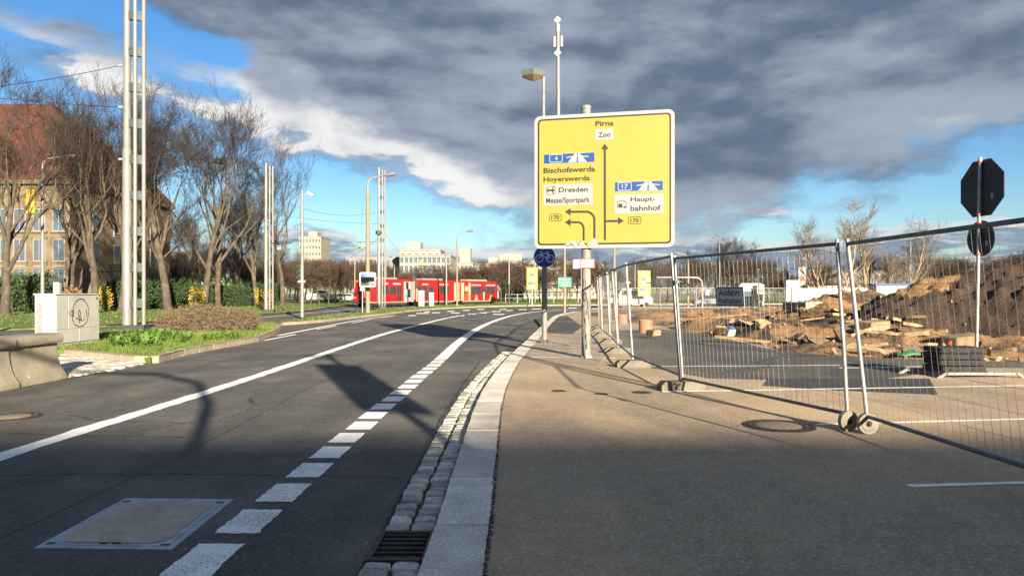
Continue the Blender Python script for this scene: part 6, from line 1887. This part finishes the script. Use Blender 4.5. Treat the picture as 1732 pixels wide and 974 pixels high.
for (i, px, d, ty, lb) in ((1, 1400, 60, 365, 'leaning light-barked tree left of the pale trio'), (0, 1428, 64, 338, 'tall light-barked tree behind the gate uprights'), (2, 1470, 66, 340, 'light-barked tree rising over the pale wall'), (1, 1528, 70, 366, 'light-barked tree beside the slim street lamp'), (0, 1380, 72, 380, 'bushy light-barked tree above the trailer'), (2, 1500, 62, 420, 'short light-barked tree between taller pale trees')):
    tree(PALE[i], px, d, ty, lb, 'light-barked trees beyond the heaps', 0, wx=1.15)
tree(BIG[1], 1572, 78, 402, 'dark spreading bare tree behind the stop sign', 'dark trees beyond the heaps', 0, wx=1.2)
for k in range(16): tree(random.choice(SMALL), 1590 + k * 22, random.uniform(80, 105), random.uniform(420, 446), 'bare brown tree in the belt behind the large soil heap', 'tree belt behind the heaps', 0, wx=1.5)
for k in range(9): tree(random.choice(PALE + SMALL), 1400 + k * 24, random.uniform(95, 115), random.uniform(425, 452), 'pale bare tree in the thin belt behind the boundary wall', 'thin belt behind the wall', 0, wx=1.3)
for k in range(9): tree(random.choice(SMALL), 1310 + k * 10, random.uniform(120, 135), random.uniform(452, 468), 'low bare tree behind the hoarding and pylon', 'low trees behind the pylon', 0, wx=1.4)
# mistletoe ball in the big tree
def leaf_cloud(blobs, n, size, seed, shell=.55):
    rd = random.Random(seed); vs, fs = [], []
    tot = sum(b[3] * b[4] * b[5] for b in blobs)
    for (cx, cy, cz, rx, ry, rz_) in blobs:
        for k in range(int(n * rx * ry * rz_ / tot)):
            v = Vector((rd.gauss(0, 1), rd.gauss(0, 1), rd.gauss(0, 1))).normalized() * (shell + (1 - shell) * rd.random()) * rd.uniform(.8, 1.12)
            p = Vector((cx + v.x * rx, cy + v.y * ry, max(.02, cz + v.z * rz_)))
            a = Vector((rd.gauss(0, 1), rd.gauss(0, 1), rd.gauss(0, 1))).normalized(); b = a.orthogonal().normalized(); s_ = size * rd.uniform(.5, 1.4)
            o = len(vs); vs += [p - a * s_, p + b * s_ * .45, p + a * s_, p - b * s_ * .45]; fs.append((o, o + 1, o + 2, o + 3))
    return MB().add(vs, fs)
d = 76; o = leaf_cloud([(0, 0, 0, .8, .8, .7)], 900, .12, 3, .1).build('mistletoe', M['leaf_broad'], None, fix=False, loc=(X(372, d), d, H(276, d))); tag(o, 'round green mistletoe clump high in the straight-trunked tree', 'mistletoe')
def bush(name, label, px0, px1, ytop, d, m, n, size, seed, cat='hedge', depth=1.6, z0=.02, stems=True, group=None):
    x0, x1 = X(px0, d), X(px1, d); h = H(ytop, d); rd = random.Random(seed)
    t = thing(name, label, cat, ((x0 + x1) / 2, d, z0), 0, group); W_ = x1 - x0; blobs = []
    k = max(2, int(W_ / (h * .55)))
    for i in range(k):
        cx = -W_ / 2 + W_ * (i + .5) / k + rd.uniform(-.2, .2); hh = h * rd.uniform(.78, 1.02)
        blobs.append((cx, rd.uniform(-.4, .4), hh * .5, W_ / k * .85, depth * rd.uniform(.7, 1.1), hh * .52)); blobs.append((cx + rd.uniform(-.5, .5), rd.uniform(-.5, .5), hh * .72, W_ / k * .5, depth * .6, hh * .32))
    leaf_cloud(blobs, n, size, seed, .6).build('foliage', m, t, fix=False)
    core = MB()
    for b in blobs[::2]:
        for q in range(4): core.tube([(b[0], b[1], 0), (b[0] + rd.uniform(-.4, .4), b[1] + rd.uniform(-.4, .4), b[2] * 1.5)], [.05, .015], 5)
    core.build('stem', M['bark'], t)
    return t
gh = 'dark evergreen shrubs behind the verge'
for k, (a, b, ty, d, lb) in enumerate(((-40, 45, 455, 58, 'dark evergreen shrub below the facade windows'), (30, 100, 448, 57, 'dense dark evergreen shrub behind the white cabinet'), (178, 250, 470, 66, 'dark evergreen shrub behind the island mast foot'), (240, 300, 468, 70, 'dark evergreen shrub at the foot of the pale twin trunk'),
                                       (290, 350, 470, 74, 'dark evergreen shrub beside the yellow bush'), (345, 420, 472, 84, 'low dark evergreen shrub before the thicket'), (415, 470, 478, 94, 'low dark evergreen shrub behind the verge mast'))):
    bush('evergreen_shrub', lb, a, b, ty, d, M['leaf'], 6500, .10, 100 + k, 'shrub', 1.8, group=gh)
bush('flowering_shrub', 'pale yellow-brown shrub right of the evergreen by the cabinet', 100, 138, 484, 57, M['leaf_brown'], 1500, .10, 120, 'shrub', 1.0)
for (a, b, ty, d, lb) in ((174, 190, 480, 60, 'bright yellow blossoming shrub beside the forked trunk'), (322, 342, 482, 68, 'yellow blossoming shrub among the evergreens'), (438, 458, 484, 78, 'small yellow blossoming shrub behind the verge mast')):
    bush('forsythia', lb, a, b, ty, d, M['blossom'], 420, .08, 130 + a, 'shrub', .7)
# brown twiggy shrub on the island, with leafy weeds round it
t = thing('island_shrub', 'low brown twiggy shrub with fresh green shoots on the island', 'shrub', (X(352, 28), 28, IS))
rd = random.Random(5); tw = MB(); lf = MB()
for k in range(900):
    a = rd.random() * 6.28; rr_ = math.sqrt(rd.random()); bx, by = 2.45 * rr_ * math.cos(a), 1.5 * rr_ * math.sin(a)
    hh = (1.0 - .45 * rr_ ** 2) * rd.uniform(.55, 1.1); p = Vector((bx * .75, by * .75, 0)); pts = [p]
    dd_ = Vector((bx * .12 + rd.gauss(0, .18), by * .12 + rd.gauss(0, .18), 1)).normalized()
    for q in range(3):
        p = p + dd_ * hh / 3; dd_ = (dd_ + Vector((rd.gauss(0, .25), rd.gauss(0, .25), 0))).normalized(); pts.append(p)
        for z_ in range(3):
            e_ = p + Vector((rd.gauss(0, .12), rd.gauss(0, .12), rd.uniform(0, .15))); tw.tube([p, e_], [.006, .004], 3, caps=False)
            a_ = Vector((rd.gauss(0, 1), rd.gauss(0, 1), rd.gauss(0, 1))).normalized(); b_ = a_.orthogonal(); s_ = rd.uniform(.012, .035)
            lf.add([e_ - a_ * s_, e_ + b_ * s_ * .5, e_ + a_ * s_, e_ - b_ * s_ * .5], [(0, 1, 2, 3)], 0 if rd.random() < .7 else 1)
    tw.tube(pts, [.009, .008, .006, .004], 3, caps=False)
tw.build('stem', M['twig_tan'], t, fix=False); lf.build('foliage', [M['leaf_brown'], M['leaf_broad']], t, fix=False)
w_ = MB()
for k in range(90):
    px = rd.uniform(185, 300) if k < 70 else rd.uniform(300, 455); py = rd.uniform(568, 588) if k < 70 else rd.uniform(570, 583)
    p = G(px, py, IS)
    if not inpoly(p.x, p.y, isl): continue
    for q in range(9):
        a = rd.random() * 6.28; L = rd.uniform(.10, .30); w2 = L * .22; dx_, dy_ = math.cos(a), math.sin(a); z1 = L * rd.uniform(.5, 1.1)
        m1 = p + Vector((dx_ * L * .5, dy_ * L * .5, z1)); e_ = p + Vector((dx_ * L, dy_ * L, z1 * .75)); s_ = Vector((-dy_, dx_, 0)) * w2
        w_.add([p, m1 - s_, e_, m1 + s_], [(0, 1, 2, 3)])
tag(w_.build('weeds', M['leaf_broad'], None, fix=False), 'broad-leaved green weeds along the island kerb', 'weeds', kind='stuff')

# ============================================================ BEHIND THE CAMERA: what shades the foreground
bb = thing('town_house_row', 'long rendered town house row with stepped roofs behind the viewpoint', 'building', (8, -48.3, 0))
hs = [(-70, 26, 14.6), (-44, 26, 14.9), (-18, 20, 15.4), (2, 22, 15.0), (24, 24, 15.3), (48, 30, 14.8)]
for (x, wd, h) in hs:
    mb = MB(); mb.box((x + wd / 2, -6, h / 2), (wd - .01, 12, h)); mb.build('wall', M['render'], bb)
    rects = [(x + 2 + k * 3.4, x + 3.4 + k * 3.4, z, z + 1.8) for k in range(int((wd - 3) / 3.4)) for z in (1.2, 4.4, 7.6, 10.8)]
    window_set(bb, rects, .03, .12, 'glass', 'signwhite')
    mb = MB(); mb.box((x + wd / 2, -6, h + .25), (wd + .3, 12.6, .5)); r_ = mb.build('roof', M['rooftile'], bb)
    for c_ in (.22, .7): mb = MB(); mb.box((x + wd * c_, -5, h + 1.0), (1.2, .9, 1.6)); mb.build('chimney', M['sandstone'], r_)
for (x, y, h) in ((15.0, -33, 13.0), (24, -36, 14.0), (8.5, -31, 12.2), (33, -35, 13.4), (19.5, -29, 11.4), (1, -34, 12.8)):  # unseen trees added so their twigs soften and dapple the shade edge
    me, mt_, Ht = BIG[int(abs(x)) % 4]; s_ = h / mt_['zm']
    t = thing('bare_tree', 'bare tree added behind the viewpoint to soften the foreground shade', 'tree', (x, y, 0), random.random() * 6, 'added trees that dapple the foreground shade'); t.scale = (s_, s_, s_); put('trunk', me, t); put('crown', mt_, t)
# overhead sign mast behind the camera: its shadow lies on the lanes
mt_ = thing('sign_mast', 'grey mast with a direction panel and curved signal arm behind the viewpoint', 'mast', (3.62, -4.0, 0))
mb = MB(); mb.tube([(0, 0, 0), (0, 0, 6.3)], [.09, .07], 12); mb.build('post', M['galv'], mt_, True)
mb = MB(); mb.prism(rrect(-.62, 3.75, .50, 5.55, .08), -.02, .02); o = mb.build('panel', M['yellow'], mt_); o.location = (0, -.12, 0); o.rotation_euler = (0, 0, R(-20))
mb = MB(); mb.tube([(0, 0, 5.9), (-.5, 0, 6.0)], .04, 8); mb.box((-.2, 0, 6.15), (.7, .1, .08)); mb.build('camera_arm', M['galv'], mt_)
mt2 = thing('signal_mast', 'curved arm signal mast beside the road behind the viewpoint', 'mast', (2.15, -7.2, 0))
mb = MB(); mb.tube([(0, 0, 0), (0, 0, 4.8), (-.3, 0, 5.5), (-1.2, 0, 5.9), (-5.5, 0, 6.1)], [.1, .09, .08, .07, .06], 12); mb.build('arm', M['galv'], mt2, True)
mb = MB(); mb.box((-5.4, 0, 5.6), (.32, .3, 1.0)); mb.build('signal_head', M['black'], mt2)
